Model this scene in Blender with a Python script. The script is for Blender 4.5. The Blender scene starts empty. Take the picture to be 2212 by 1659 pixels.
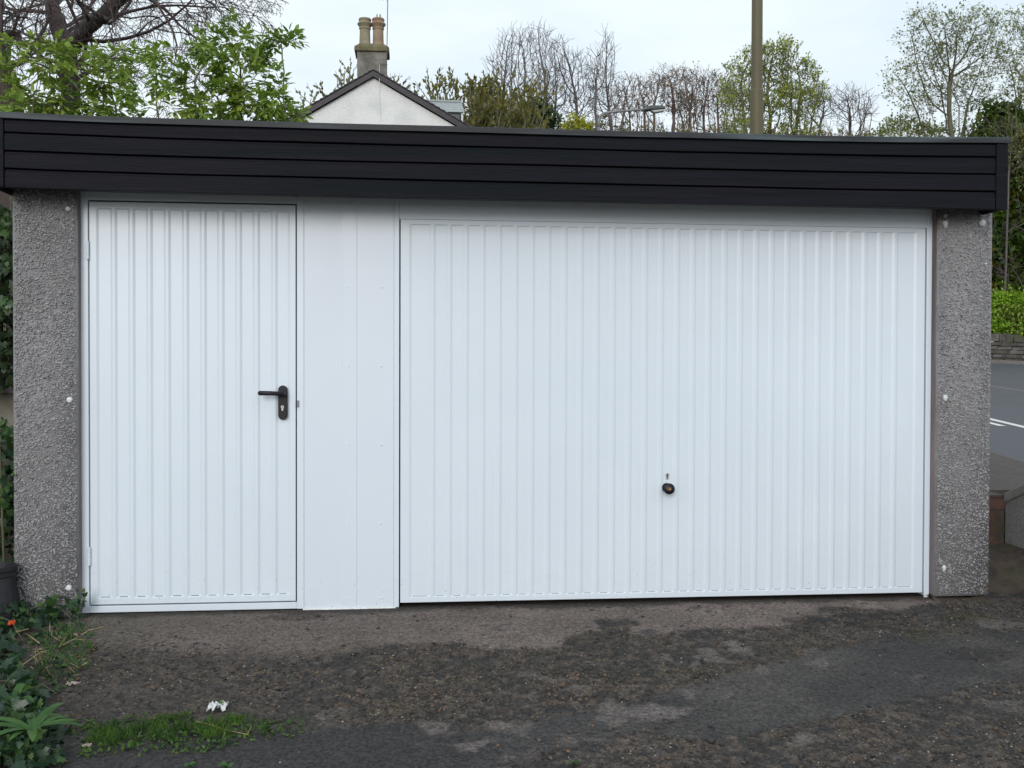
import bpy, math, random
import numpy as np
from mathutils import Vector, Matrix
sc = bpy.context.scene
R_ = math.radians
# ------------------------------------------------------------------ camera
YAW, PIT, ROL = 0.0978, -0.0153, 0.0029
CAM = np.array([0.0766, -4.9938, 1.1774])
FP = 2150.0                                   # focal length in units of a 2212 wide picture
Fv = np.array([math.sin(YAW)*math.cos(PIT), math.cos(YAW)*math.cos(PIT), math.sin(PIT)])
Rv = np.array([math.cos(YAW), -math.sin(YAW), 0.0])
Uv = np.cross(Rv, Fv)
Rv, Uv = Rv*math.cos(ROL)+Uv*math.sin(ROL), -Rv*math.sin(ROL)+Uv*math.cos(ROL)
cam = bpy.data.objects.new('camera', bpy.data.cameras.new('camera'))
sc.collection.objects.link(cam)
cam.matrix_world = Matrix(((Rv[0], Uv[0], -Fv[0], CAM[0]), (Rv[1], Uv[1], -Fv[1], CAM[1]),
                           (Rv[2], Uv[2], -Fv[2], CAM[2]), (0, 0, 0, 1)))
cam.data.sensor_width = 36; cam.data.lens = FP/2212*36
cam.data.clip_start = 0.05; cam.data.clip_end = 2000
sc.camera = cam
# ------------------------------------------------------------------ sky and light (bright overcast)
SUN_EL, SUN_AZ = R_(18), R_(196)
wd = bpy.data.worlds.new('World'); sc.world = wd; wd.use_nodes = True
nt = wd.node_tree; N = nt.nodes; L = nt.links; N.clear()
out = N.new('ShaderNodeOutputWorld'); bg = N.new('ShaderNodeBackground')
sky = N.new('ShaderNodeTexSky'); sky.sky_type = 'NISHITA'; sky.sun_disc = False
sky.sun_elevation = SUN_EL; sky.sun_rotation = SUN_AZ; sky.dust_density = 3; sky.air_density = 1.2
tc = N.new('ShaderNodeTexCoord'); sx = N.new('ShaderNodeSeparateXYZ'); L.new(tc.outputs['Generated'], sx.inputs[0])
ns = N.new('ShaderNodeTexNoise'); ns.inputs['Scale'].default_value = 2.6; ns.inputs['Detail'].default_value = 5; ns.inputs['Roughness'].default_value = .52
mp = N.new('ShaderNodeMapping'); mp.inputs['Scale'].default_value = (1, 1, 3.0); mp.inputs['Location'].default_value = (3.1, .4, .2)
L.new(tc.outputs['Generated'], mp.inputs[0]); L.new(mp.outputs[0], ns.inputs[0])
cr = N.new('ShaderNodeValToRGB'); L.new(ns.outputs[0], cr.inputs[0])
cr.color_ramp.elements[0].position = .34; cr.color_ramp.elements[0].color = (7.6, 8.7, 9.5, 1)
cr.color_ramp.elements[1].position = .66; cr.color_ramp.elements[1].color = (9.5, 10.2, 10.6, 1)
mr = N.new('ShaderNodeMapRange'); mr.inputs['From Min'].default_value = .1; mr.inputs['From Max'].default_value = .95
mr.inputs['To Min'].default_value = 1.1; mr.inputs['To Max'].default_value = 1.18; mr.clamp = True
L.new(sx.outputs[2], mr.inputs[0])
sc_ = N.new('ShaderNodeVectorMath'); sc_.operation = 'SCALE'; L.new(cr.outputs[0], sc_.inputs[0]); L.new(mr.outputs[0], sc_.inputs['Scale'])
mx = N.new('ShaderNodeMixRGB'); mx.inputs[0].default_value = .9
L.new(sky.outputs[0], mx.inputs[1]); L.new(sc_.outputs[0], mx.inputs[2]); L.new(mx.outputs[0], bg.inputs[0])
bg.inputs[1].default_value = .1; L.new(bg.outputs[0], out.inputs[0])
sl = bpy.data.lights.new('sun', 'SUN'); sl.energy = 1.24; sl.angle = R_(24); sl.color = (1, .98, .95)
so = bpy.data.objects.new('sun', sl); sc.collection.objects.link(so)
sd = Vector((math.sin(SUN_AZ)*math.cos(SUN_EL), math.cos(SUN_AZ)*math.cos(SUN_EL), math.sin(SUN_EL)))
so.rotation_euler = sd.to_track_quat('Z', 'Y').to_euler()
vs = sc.view_settings; sc.display_settings.display_device = 'sRGB'
vs.view_transform = 'Standard'; vs.look = 'None'; vs.gamma = 1; vs.use_curve_mapping = False; vs.exposure = 0.0
sc.cycles.max_bounces = 6

# ------------------------------------------------------------------ helpers
rng = np.random.default_rng(7)
def ray(px, py): return Fv + Rv*((px-1106)/FP) - Uv*((py-829.5)/FP)
def W(px, py, Y=0.0):                          # point of the vertical plane at depth Y
    d = ray(px, py); t = (Y-CAM[1])/d[1]; return CAM + d*t
def gz(x, y): return -0.020 + 0.045*np.minimum(y, 0.0)   # forecourt falls gently to the viewer
def G(px, py, a=-0.020, b=0.045):               # point on the forecourt
    d = ray(px, py); t = (a + b*CAM[1] - CAM[2])/(d[2]-b*d[1]); return CAM + d*t
class MB:
    def __init__(s): s.v = []; s.f = []; s.m = []; s.n = 0
    def add(s, v, f, m=0):
        v = np.asarray(v, float).reshape(-1, 3); s.v.append(v)
        for q in f: s.f.append([i+s.n for i in q]); s.m.append(m)
        s.n += len(v)
    def box(s, a, b, m=0):
        (x0, y0, z0), (x1, y1, z1) = a, b
        v = [(x0,y0,z0),(x1,y0,z0),(x1,y1,z0),(x0,y1,z0),(x0,y0,z1),(x1,y0,z1),(x1,y1,z1),(x0,y1,z1)]
        s.add(v, [(0,3,2,1),(4,5,6,7),(0,1,5,4),(1,2,6,5),(2,3,7,6),(3,0,4,7)], m)
    def tube(s, P, r, n=6, m=0, cap=True):
        P = np.asarray(P, float); k = len(P); r = np.broadcast_to(r, (k,))
        T = np.gradient(P, axis=0); T /= np.linalg.norm(T, axis=1)[:, None]+1e-12
        ref = np.array([0, 0, 1.]) if abs(T[0][2]) < .9 else np.array([1., 0, 0])
        A = np.cross(T, ref); A /= np.linalg.norm(A, axis=1)[:, None]+1e-9; B = np.cross(T, A)
        th = np.arange(n)*2*math.pi/n
        V = P[:, None]+r[:, None, None]*(A[:, None]*np.cos(th)[None, :, None]+B[:, None]*np.sin(th)[None, :, None])
        f = [(i*n+j, i*n+(j+1) % n, (i+1)*n+(j+1) % n, (i+1)*n+j) for i in range(k-1) for j in range(n)]
        if cap: f += [tuple(range(n))[::-1], tuple((k-1)*n+j for j in range(n))]
        s.add(V.reshape(-1, 3), f, m)
    def lathe(s, prof, c=(0,0,0), axis=2, n=24, m=0):      # prof: (radius, height)
        V = []
        for r, h in prof:
            for j in range(n):
                a = 2*math.pi*j/n; p = [r*math.cos(a), r*math.sin(a), h]
                if axis == 1: p = [p[0], -p[2], p[1]]
                V.append((p[0]+c[0], p[1]+c[1], p[2]+c[2]))
        k = len(prof)
        f = [(i*n+j, i*n+(j+1) % n, (i+1)*n+(j+1) % n, (i+1)*n+j) for i in range(k-1) for j in range(n)]
        f += [tuple(range(n))[::-1], tuple((k-1)*n+j for j in range(n))]
        s.add(V, f, m)
    def prism(s, poly, y0, y1, m=0):                       # poly in xz, extruded along y
        n = len(poly); v = [(x, y0, z) for x, z in poly]+[(x, y1, z) for x, z in poly]
        f = [tuple(range(n)), tuple(range(n, 2*n))[::-1]]+[(i, i+n, (i+1) % n+n, (i+1) % n) for i in range(n)]
        s.add(v, f, m)
    def build(s, name, mats, parent=None, smooth=False, bevel=0, seg=2):
        V = np.concatenate(s.v) if s.v else np.zeros((0, 3))
        me = bpy.data.meshes.new(name)
        me.from_pydata(V.tolist(), [], s.f)
        if not isinstance(mats, (list, tuple)): mats = [mats]
        for q in mats: me.materials.append(q)
        if len(mats) > 1: me.polygons.foreach_set('material_index', s.m)
        if smooth: me.polygons.foreach_set('use_smooth', [True]*len(me.polygons))
        me.update()
        o = bpy.data.objects.new(name, me); sc.collection.objects.link(o)
        if parent:
            o.parent = parent
            o.matrix_parent_inverse = Matrix.Translation(-(wloc(parent)))
        if bevel:
            b = o.modifiers.new('bevel', 'BEVEL'); b.width = bevel; b.segments = seg; b.limit_method = 'ANGLE'; b.angle_limit = R_(40)
        return o
def wloc(o):
    p = Vector(o.location)
    if o.parent: p = p + o.matrix_parent_inverse.translation + wloc(o.parent)
    return p
def tag(o, label=None, cat=None, group=None, kind=None):
    if label: o['label'] = label
    if cat: o['category'] = cat
    if group: o['group'] = group
    if kind: o['kind'] = kind
    return o
def empty(name, loc=(0, 0, 0)):
    o = bpy.data.objects.new(name, None); sc.collection.objects.link(o); o.location = loc
    o.empty_display_size = .1; return o

# ------------------------------------------------------------------ materials
def mat(name, c1, c2=None, scale=8, rough=.6, bump=0, bscale=None, c3=None, c3scale=1.5, c3amt=.5, spec=.5, metal=0,
        stretch=(1, 1, 1), detail=6, coat=0, trans=0, bdist=.01, ramp=(.35, .65)):
    m = bpy.data.materials.new(name); m.use_nodes = True
    t = m.node_tree; n = t.nodes; l = t.links; b = n['Principled BSDF']
    b.inputs['Roughness'].default_value = rough; b.inputs['Metallic'].default_value = metal
    b.inputs['Specular IOR Level'].default_value = spec; b.inputs['Coat Weight'].default_value = coat
    co = n.new('ShaderNodeTexCoord'); mp = n.new('ShaderNodeMapping'); mp.inputs['Scale'].default_value = stretch
    l.new(co.outputs['Object'], mp.inputs[0])
    col = None
    if c2 is not None:
        z = n.new('ShaderNodeTexNoise'); z.inputs['Scale'].default_value = scale; z.inputs['Detail'].default_value = detail
        z.inputs['Roughness'].default_value = .65
        l.new(mp.outputs[0], z.inputs[0]); r = n.new('ShaderNodeValToRGB'); l.new(z.outputs[0], r.inputs[0])
        r.color_ramp.elements[0].position, r.color_ramp.elements[1].position = ramp
        r.color_ramp.elements[0].color = (*c1, 1); r.color_ramp.elements[1].color = (*c2, 1); col = r.outputs[0]
        if c3 is not None:
            z2 = n.new('ShaderNodeTexNoise'); z2.inputs['Scale'].default_value = c3scale; z2.inputs['Detail'].default_value = 5
            l.new(mp.outputs[0], z2.inputs[0]); r2 = n.new('ShaderNodeValToRGB'); l.new(z2.outputs[0], r2.inputs[0])
            r2.color_ramp.elements[0].position = .48; r2.color_ramp.elements[1].position = .66
            r2.color_ramp.elements[0].color = (0, 0, 0, 1); r2.color_ramp.elements[1].color = (c3amt, c3amt, c3amt, 1)
            x = n.new('ShaderNodeMixRGB'); l.new(r2.outputs[0], x.inputs[0]); l.new(col, x.inputs[1]); x.inputs[2].default_value = (*c3, 1)
            col = x.outputs[0]
        l.new(col, b.inputs['Base Color'])
    else: b.inputs['Base Color'].default_value = (*c1, 1)
    if bump:
        z = n.new('ShaderNodeTexNoise'); z.inputs['Scale'].default_value = bscale or scale*3; z.inputs['Detail'].default_value = 6
        l.new(mp.outputs[0], z.inputs[0]); bp = n.new('ShaderNodeBump'); bp.inputs['Strength'].default_value = bump; bp.inputs['Distance'].default_value = bdist
        l.new(z.outputs[0], bp.inputs['Height']); l.new(bp.outputs[0], b.inputs['Normal'])
    if trans:
        td = n.new('ShaderNodeBsdfTranslucent'); ms = n.new('ShaderNodeMixShader'); ms.inputs[0].default_value = trans
        if col is not None: l.new(col, td.inputs[0])
        else: td.inputs[0].default_value = (*c1, 1)
        o = n['Material Output']; l.new(b.outputs[0], ms.inputs[1]); l.new(td.outputs[0], ms.inputs[2]); l.new(ms.outputs[0], o.inputs[0])
    return m
def leafmat(name, c1, c2, trans=.35, rough=.45, scale=1.2):
    m = mat(name, c1, c2, scale=scale, rough=rough, trans=trans, detail=8, spec=.35)
    return m
M = {}
M['white'] = mat('white_steel', (.685, .75, .825), (.715, .78, .855), scale=1.5, rough=.32, spec=.45, bump=.03, bscale=25, bdist=.002)
M['white2'] = mat('white_panel', (.69, .745, .825), (.72, .775, .85), scale=.9, rough=.28, spec=.45, bump=.12, bscale=3.5, bdist=.004)
def add_dirt(m, z0, z1, amt):
    t = m.node_tree; n = t.nodes; l = t.links; b = n['Principled BSDF']; src = b.inputs['Base Color'].links[0].from_socket
    co = n.new('ShaderNodeTexCoord'); sp = n.new('ShaderNodeSeparateXYZ'); l.new(co.outputs['Object'], sp.inputs[0])
    mz = n.new('ShaderNodeMapRange'); mz.inputs[1].default_value = z0; mz.inputs[2].default_value = z1; mz.inputs[3].default_value = 1; mz.inputs[4].default_value = 0; l.new(sp.outputs[2], mz.inputs[0])
    a = n.new('ShaderNodeTexNoise'); a.inputs['Scale'].default_value = 9; a.inputs['Detail'].default_value = 9; a.inputs['Roughness'].default_value = .8; l.new(co.outputs['Object'], a.inputs[0])
    c = n.new('ShaderNodeMapRange'); c.inputs[1].default_value = .42; c.inputs[2].default_value = .72; l.new(a.outputs[0], c.inputs[0])
    v = n.new('ShaderNodeTexVoronoi'); v.inputs['Scale'].default_value = 55; l.new(co.outputs['Object'], v.inputs[0])
    d = n.new('ShaderNodeMapRange'); d.inputs[1].default_value = .10; d.inputs[2].default_value = .16; d.inputs[3].default_value = .8; d.inputs[4].default_value = 0; l.new(v.outputs['Distance'], d.inputs[0])
    sc1 = n.new('ShaderNodeSeparateXYZ'); l.new(v.outputs['Color'], sc1.inputs[0]); g = n.new('ShaderNodeMath'); g.operation = 'GREATER_THAN'; g.inputs[1].default_value = .86; l.new(sc1.outputs[0], g.inputs[0])
    e = n.new('ShaderNodeMath'); e.operation = 'MULTIPLY'; l.new(d.outputs[0], e.inputs[0]); l.new(g.outputs[0], e.inputs[1])
    f = n.new('ShaderNodeMath'); f.operation = 'MULTIPLY_ADD'; f.inputs[1].default_value = amt; l.new(c.outputs[0], f.inputs[0]); l.new(e.outputs[0], f.inputs[2])
    h = n.new('ShaderNodeMath'); h.operation = 'MULTIPLY'; l.new(f.outputs[0], h.inputs[0]); l.new(mz.outputs[0], h.inputs[1])
    x = n.new('ShaderNodeMixRGB'); l.new(h.outputs[0], x.inputs[0]); l.new(src, x.inputs[1]); x.inputs[2].default_value = (.16, .14, .125, 1); l.new(x.outputs[0], b.inputs['Base Color'])
add_dirt(M['white'], 0.0, .35, .07); add_dirt(M['white2'], 0.0, .3, .06)
M['sealant'] = mat('white_sealant', (.78, .80, .80), (.62, .64, .62), scale=40, rough=.4, bump=.5, bscale=60)
M['render'] = mat('dash_mortar', (.218, .212, .225), (.322, .314, .332), scale=60, rough=.9, bump=.6, bscale=220, bdist=.004, c3=(.15, .14, .14), c3scale=2.5, c3amt=.5)
M['chips1'] = mat('dash_stone', (.25, .245, .255), (.41, .405, .415), scale=45, rough=.7)
M['chips2'] = mat('dash_stone_pale', (.36, .35, .335), (.48, .465, .44), scale=45, rough=.6)
M['chips3'] = mat('dash_stone_dark', (.13, .12, .125), (.24, .22, .215), scale=45, rough=.75)
M['fascia'] = mat('dark_stained_wood', (.0036, .0040, .0072), (.0098, .0092, .0150), scale=4, rough=.65, spec=.15, stretch=(.35, 1, 9), bump=.7, bscale=20, bdist=.004, c3=(.0025, .0055, .0075), c3scale=1.6, c3amt=.95, ramp=(.3, .7))
M['capping'] = mat('weathered_capping', (.009, .010, .013), (.019, .021, .026), scale=4, rough=.6, stretch=(.5, 1, 6), c3=(.10, .14, .16), c3scale=2.5, c3amt=.55)
M['felt'] = mat('roof_felt', (.08, .09, .085), (.15, .17, .155), scale=12, rough=.9, bump=.3)
M['jamb'] = mat('timber_jamb', (.15, .12, .125), (.24, .195, .195), scale=5, rough=.8, stretch=(6, 6, .5), c3=(.08, .07, .06), c3scale=3)
M['black'] = mat('black_plastic', (.008, .006, .011), rough=.42, spec=.35)
M['darkgrey'] = mat('dark_gasket', (.03, .03, .035), rough=.8)
M['slotshade'] = mat('painted_slot_shade', (.13, .15, .17), rough=.6)  # shade colour for the foot slots and head lines of the door panels
M['steel'] = mat('bare_steel', (.35, .34, .33), (.5, .49, .47), scale=60, rough=.35, metal=.9)
M['grey_catch'] = mat('grey_catch', (.22, .22, .24), rough=.5)
M['badge'] = mat('bronze_badge', (.25, .12, .03), (.36, .18, .05), scale=200, rough=.4)
M['capwhite'] = mat('white_paint_dab', (.74, .77, .76), (.6, .62, .62), scale=60, rough=.5, bump=.4, bscale=120)
M['capgrey'] = mat('grey_paint_dab', (.34, .33, .34), (.45, .44, .44), scale=60, rough=.6)
M['bark'] = mat('bark', (.028, .020, .019), (.065, .048, .043), scale=6, rough=.9, stretch=(1, 1, .25), bump=.8, bscale=14, bdist=.03, c3=(.05, .055, .035), c3scale=1.5, c3amt=.4)
M['twig'] = mat('twig_bark', (.055, .040, .040), (.10, .075, .072), scale=3, rough=.9)
M['twig_grey'] = mat('pale_twig_bark', (.085, .07, .072), (.14, .115, .115), scale=2, rough=.9)
M['twig_red'] = mat('reddish_twig_bark', (.10, .07, .062), (.16, .11, .10), scale=2, rough=.9)
M['twig_green'] = mat('mossy_twig_bark', (.09, .09, .05), (.15, .14, .08), scale=2, rough=.9)
M['elder'] = leafmat('elder_leaf', (.13, .225, .035), (.28, .40, .07), scale=1.3)
M['elder2'] = leafmat('yellowish_elder_leaf', (.20, .29, .04), (.34, .44, .09), scale=1.3)
M['bud'] = leafmat('grey_green_bud_leaf', (.10, .10, .045), (.22, .21, .10), trans=.15)
M['olive'] = leafmat('olive_leaf', (.09, .095, .012), (.24, .21, .03), scale=.5)
M['lime'] = leafmat('lime_leaf', (.20, .27, .04), (.38, .42, .08), scale=.3)
M['yellow'] = leafmat('yellow_leaf', (.30, .32, .03), (.48, .46, .05), scale=.5)
M['budred'] = leafmat('reddish_bud', (.20, .13, .08), (.32, .24, .11), scale=.4)
M['ivyfar'] = leafmat('dark_ivy_leaf', (.014, .032, .010), (.048, .078, .022), trans=.1, scale=.6)
M['wood_green'] = leafmat('woodland_leaf', (.045, .10, .012), (.15, .22, .03), scale=.35)
M['bright'] = leafmat('bright_shrub_leaf', (.13, .28, .015), (.26, .42, .03), scale=.8)
M['greytree'] = leafmat('young_grey_green_leaf', (.14, .17, .06), (.27, .31, .11), scale=.5)
M['ivy'] = leafmat('ivy_leaf', (.011, .030, .016), (.032, .075, .030), trans=.15, rough=.3, scale=7)
M['ivy2'] = leafmat('young_ivy_leaf', (.035, .085, .022), (.085, .16, .04), trans=.3, rough=.4, scale=7)
M['grass'] = leafmat('grass_blade', (.030, .075, .014), (.10, .19, .03), trans=.3, scale=9)
M['straw'] = mat('dry_straw', (.30, .22, .11), (.45, .35, .20), scale=20, rough=.8)
M['broad'] = leafmat('broad_weed_leaf', (.035, .10, .025), (.085, .19, .04), trans=.3, scale=8)

# ------------------------------------------------------------------ numeric noise
def vnoise(x, y, s, seed=0):
    g = np.random.default_rng(seed).random((257, 257)); x = x*s; y = y*s
    xi = np.floor(x).astype(int); yi = np.floor(y).astype(int); fx = x-xi; fy = y-yi
    fx = fx*fx*(3-2*fx); fy = fy*fy*(3-2*fy); a = lambda i, j: g[i % 257, j % 257]
    return (a(xi, yi)*(1-fx)+a(xi+1, yi)*fx)*(1-fy)+(a(xi, yi+1)*(1-fx)+a(xi+1, yi+1)*fx)*fy
def fbm(x, y, s, o=4, seed=0, g=.5):
    t = 0; a = 1; w = 0
    for k in range(o): t = t+a*vnoise(x+k*3.7, y-k*1.9, s*2**k, seed+k); w += a; a *= g
    return t/w
def sdpoly(x, y, P):                            # signed distance, positive inside
    d = np.full(x.shape, 1e9); ins = np.zeros(x.shape, bool)
    for i in range(len(P)):
        ax, ay = P[i]; bx, by = P[(i+1) % len(P)]; ex, ey = bx-ax, by-ay
        t = np.clip(((x-ax)*ex+(y-ay)*ey)/(ex*ex+ey*ey+1e-12), 0, 1)
        d = np.minimum(d, np.hypot(x-ax-t*ex, y-ay-t*ey))
        c = ((ay > y) != (by > y)) & (x < (bx-ax)*(y-ay)/((by-ay) if by != ay else 1e-12)+ax); ins ^= c
    return np.where(ins, d, -d)
def sstep(a, b, x): t = np.clip((x-a)/(b-a), 0, 1); return t*t*(3-2*t)

# ------------------------------------------------------------------ forecourt
def grid_mesh(name, X, Y, Z, col=None, m=None):
    ny, nx = X.shape; me = bpy.data.meshes.new(name)
    V = np.stack([X, Y, Z], -1).reshape(-1, 3); idx = np.arange(nx*ny).reshape(ny, nx)
    F = np.stack([idx[:-1, :-1], idx[:-1, 1:], idx[1:, 1:], idx[1:, :-1]], -1).reshape(-1, 4)
    me.vertices.add(len(V)); me.vertices.foreach_set('co', V.ravel().astype(np.float32))
    me.loops.add(F.size); me.loops.foreach_set('vertex_index', F.ravel().astype(np.int32))
    me.polygons.add(len(F)); me.polygons.foreach_set('loop_start', (np.arange(len(F))*4).astype(np.int32))
    me.polygons.foreach_set('use_smooth', np.ones(len(F), bool))
    me.update(calc_edges=True)
    if col is not None:
        a = me.attributes.new('surface', 'FLOAT_COLOR', 'POINT')
        a.data.foreach_set('color', np.concatenate([col.reshape(-1, 3), np.ones((nx*ny, 1))], 1).ravel().astype(np.float32))
    if m: me.materials.append(m)
    o = bpy.data.objects.new(name, me); sc.collection.objects.link(o); return o
def Gp(pts): return [tuple(G(a, b)[:2]) for a, b in pts]
def c8(pts): return Gp([((900+x/1.3325)/1.1573, (1400+y/1.3325)/1.1573) for x, y in pts])
FX0, FX1, FY0, FY1 = -3.6, 7.2, -3.0, 0.35
gx = np.linspace(FX0, FX1, 1200); gy = np.linspace(FY0, FY1, 372)
X, Y = np.meshgrid(gx, gy)
n1 = fbm(X, Y, 6, 5, 11); n2 = fbm(X, Y, 2.2, 4, 31); n3 = fbm(X, Y, 28, 3, 51); nf = fbm(X, Y, 70, 2, 71)
nl_ = fbm(X, Y, 11, 3, 131); wob = (n1-.5)*.30+(n3-.5)*.10
conc = sdpoly(X, Y, Gp([(60,1300),(2212,1240),(2212,1262),(2030,1300),(1950,1318),(1780,1330),(1700,1352),(1511,1362),(1374,1368),(1355,1338),(1300,1338),(1290,1362),(1225,1380),(1199,1398),(1057,1400),(992,1384),(862,1390),(778,1404),(600,1420),(420,1400),(200,1400),(60,1420)]))
soft = .13*sstep(.2, -.9, X); w_conc = sstep(0, 1, (conc+wob*.55+.015+soft)/(.045+2*soft))
band = sdpoly(X, Y, c8([(-1300,800),(-1300,560),(-300,545),(150,560),(420,560),(640,510),(900,470),(1200,390),(1450,320),(1700,265),(2260,225),(2260,375),(1900,440),(1500,530),(1250,583),(1050,583),(900,560),(600,640),(350,720),(0,800)]))
w_band = sstep(-.02, .03, band+wob*.30)*(1-w_conc)
left_dark = sdpoly(X, Y, Gp([(-400,1580),(180,1610),(640,1570),(1000,1560),(1080,1620),(900,1700),(-400,1800)])); w_ld = sstep(-.03, .04, left_dark+wob*.3)
lights = np.zeros_like(X)
for cx, cy, rx, ry, a in [(960,500,85,26,1),(350,612,55,22,1),(270,565,60,22,.7),(520,555,40,20,.6),(1265,288,38,12,.9),(1170,322,40,11,.9),(1115,352,28,10,.8),(1020,322,22,7,.7),
        (640,400,45,16,.7),(730,430,45,14,.7),(1530,335,34,9,.8),(1340,366,30,9,.7),(1095,443,30,10,.8),(1240,440,30,8,.5),(850,530,60,28,.75),(700,590,90,26,.6),(1850,380,50,10,.5),(2130,208,60,16,.8),(2000,140,90,14,.6),
        (1480,590,50,18,.6),(1620,660,60,16,.6),(1800,650,40,10,.5),(1750,560,60,12,.4),(2150,480,60,18,.5),(1000,640,60,16,.4),(185,480,30,10,.6),(110,160,140,30,.4),(-60,500,60,14,.5),(930,282,30,9,.6),(1480,305,30,9,.5)]:
    p = np.array(c8([(cx, cy), (cx+rx, cy), (cx, cy-ry), (cx, cy+ry)])); r1 = abs(p[1][0]-p[0][0]); r2 = abs(p[2][1]-p[3][1])/2
    th = np.arctan2((Y-p[0][1])/r2, (X-p[0][0])/r1); q = np.sqrt(((X-p[0][0])/r1)**2+((Y-p[0][1])/r2)**2)*(1+.3*np.sin(2*th+cx)+.22*np.sin(3*th+cy)+.12*np.sin(5*th+cx*2))+wob*6+(nl_-.5)*2.2
    lights = np.maximum(lights, a*sstep(1.25, .7, q))
darks = np.zeros_like(X)
for cx, cy, rx, ry, a in [(1700,190,150,38,1),(1600,170,70,20,.8),(2080,310,110,26,.5),(1850,230,80,20,.5),(1500,205,90,20,.7),(-200,190,120,16,.5)]:
    p = np.array(c8([(cx, cy), (cx+rx, cy), (cx, cy-ry), (cx, cy+ry)])); r1 = abs(p[1][0]-p[0][0]); r2 = abs(p[2][1]-p[3][1])/2
    q = np.sqrt(((X-p[0][0])/r1)**2+((Y-p[0][1])/r2)**2)+wob*4
    darks = np.maximum(darks, a*sstep(1.1, .8, q))
moss = np.zeros_like(X)
for cx, cy, rx, ry, a in [(2045,190,90,22,.9),(1850,245,60,20,.8),(1960,250,120,20,.4),(2005,150,60,18,.3)]:
    p = np.array(c8([(cx, cy), (cx+rx, cy), (cx, cy-ry), (cx, cy+ry)])); r1 = abs(p[1][0]-p[0][0]); r2 = abs(p[2][1]-p[3][1])/2
    moss = np.maximum(moss, a*sstep(1.2, .6, np.sqrt(((X-p[0][0])/r1)**2+((Y-p[0][1])/r2)**2)+wob*3))
def C(a): return np.array(a)[None, None, :]
def lerp(A, B, w): return A*(1-w[..., None])+B*w[..., None]
rough_c = lerp(C((.040, .0365, .0355)), C((.094, .075, .062)), sstep(.40, .66, n3*.6+n1*.25+nf*.15))
rough_c = lerp(rough_c, C((.075, .060, .049)), .5*sstep(.52, .68, n1*.6+nf*.4))
rough_c = lerp(rough_c, C((.042, .040, .027)), .3*sstep(.5, .7, n2))
rough_c = lerp(rough_c, C((.062, .052, .045)), .45*sstep(.3, -1.0, X)); rcol = lerp(rough_c, C((.050, .047, .046)), .5*sstep(1.2, 3.2, X))
concr = lerp(C((.128, .102, .090)), C((.158, .126, .111)), sstep(.35, .65, n1))
concr = lerp(concr, C((.098, .083, .066)), .8*sstep(1.0, -1.6, X)*sstep(.3, .6, n2+.1))
concr = lerp(concr, C((.036, .033, .033)), .75*sstep(.60, .72, n1*.6+n3*.4))
bandc = lerp(C((.046, .0435, .0425)), C((.070, .064, .059)), sstep(.35, .65, n2*.6+n1*.4))
col = rcol
col = lerp(col, bandc, w_band)
col = lerp(col, concr, w_conc)
col = lerp(col, C((.036, .0335, .0335))*(1+0*col), w_ld*.85)
col = lerp(col, rough_c*.62, darks*.85)
col = lerp(col, C((.135, .115, .107))*(.75+.5*n3[..., None]), lights*.8)
col = lerp(col, C((.050, .052, .012)), moss*.55*sstep(.3, .6, n3))
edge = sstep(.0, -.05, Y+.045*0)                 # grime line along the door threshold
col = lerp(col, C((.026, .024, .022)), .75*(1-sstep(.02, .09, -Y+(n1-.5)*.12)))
roughness_w = (1-w_conc)*(1-w_band)*(1-lights)*(1-w_ld*.8)
roughness_w = np.maximum(roughness_w, darks*.8)
Z = gz(X, Y)+(n2-.5)*.012*sstep(0, .5, -Y)+(n1-.5)*.008*sstep(0, .1, -Y)
Z += roughness_w*((n3-.5)*.016+(nf-.5)*.012-.004)*sstep(.02, .08, -Y)+(nf-.5)*.0015
Z += -.010*w_band*sstep(.05, .3, -Y)
Z -= .35*sstep(.02, .12, Y)*((X < -1.9) | (X > 3.2))*0
gm = bpy.data.materials.new('forecourt_surface'); gm.use_nodes = True
t = gm.node_tree; n = t.nodes; l = t.links; b = n['Principled BSDF']; b.inputs['Roughness'].default_value = .85; b.inputs['Specular IOR Level'].default_value = .25
at = n.new('ShaderNodeAttribute'); at.attribute_name = 'surface'
co = n.new('ShaderNodeTexCoord')
z1 = n.new('ShaderNodeTexNoise'); z1.inputs['Scale'].default_value = 90; z1.inputs['Detail'].default_value = 8; z1.inputs['Roughness'].default_value = .75; l.new(co.outputs['Object'], z1.inputs[0])
vo = n.new('ShaderNodeTexVoronoi'); vo.inputs['Scale'].default_value = 95; l.new(co.outputs['Object'], vo.inputs[0])
r1 = n.new('ShaderNodeMapRange'); r1.inputs[1].default_value = .3; r1.inputs[2].default_value = .7; r1.inputs[3].default_value = .5; r1.inputs[4].default_value = 1.6; l.new(z1.outputs[0], r1.inputs[0])
vm = n.new('ShaderNodeVectorMath'); vm.operation = 'SCALE'; l.new(at.outputs['Color'], vm.inputs[0]); l.new(r1.outputs[0], vm.inputs['Scale'])
hs = n.new('ShaderNodeMapRange'); hs.inputs[1].default_value = 0; hs.inputs[2].default_value = 1; hs.inputs[3].default_value = .6; hs.inputs[4].default_value = 1.4
sp = n.new('ShaderNodeSeparateXYZ'); l.new(vo.outputs['Color'], sp.inputs[0]); l.new(sp.outputs[0], hs.inputs[0])
vm2 = n.new('ShaderNodeVectorMath'); vm2.operation = 'SCALE'; l.new(vm.outputs[0], vm2.inputs[0]); l.new(hs.outputs[0], vm2.inputs['Scale']); l.new(vm2.outputs[0], b.inputs['Base Color'])
bp = n.new('ShaderNodeBump'); bp.inputs['Strength'].default_value = .55; bp.inputs['Distance'].default_value = .006; l.new(z1.outputs[0], bp.inputs['Height']); l.new(bp.outputs[0], b.inputs['Normal'])
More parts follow.
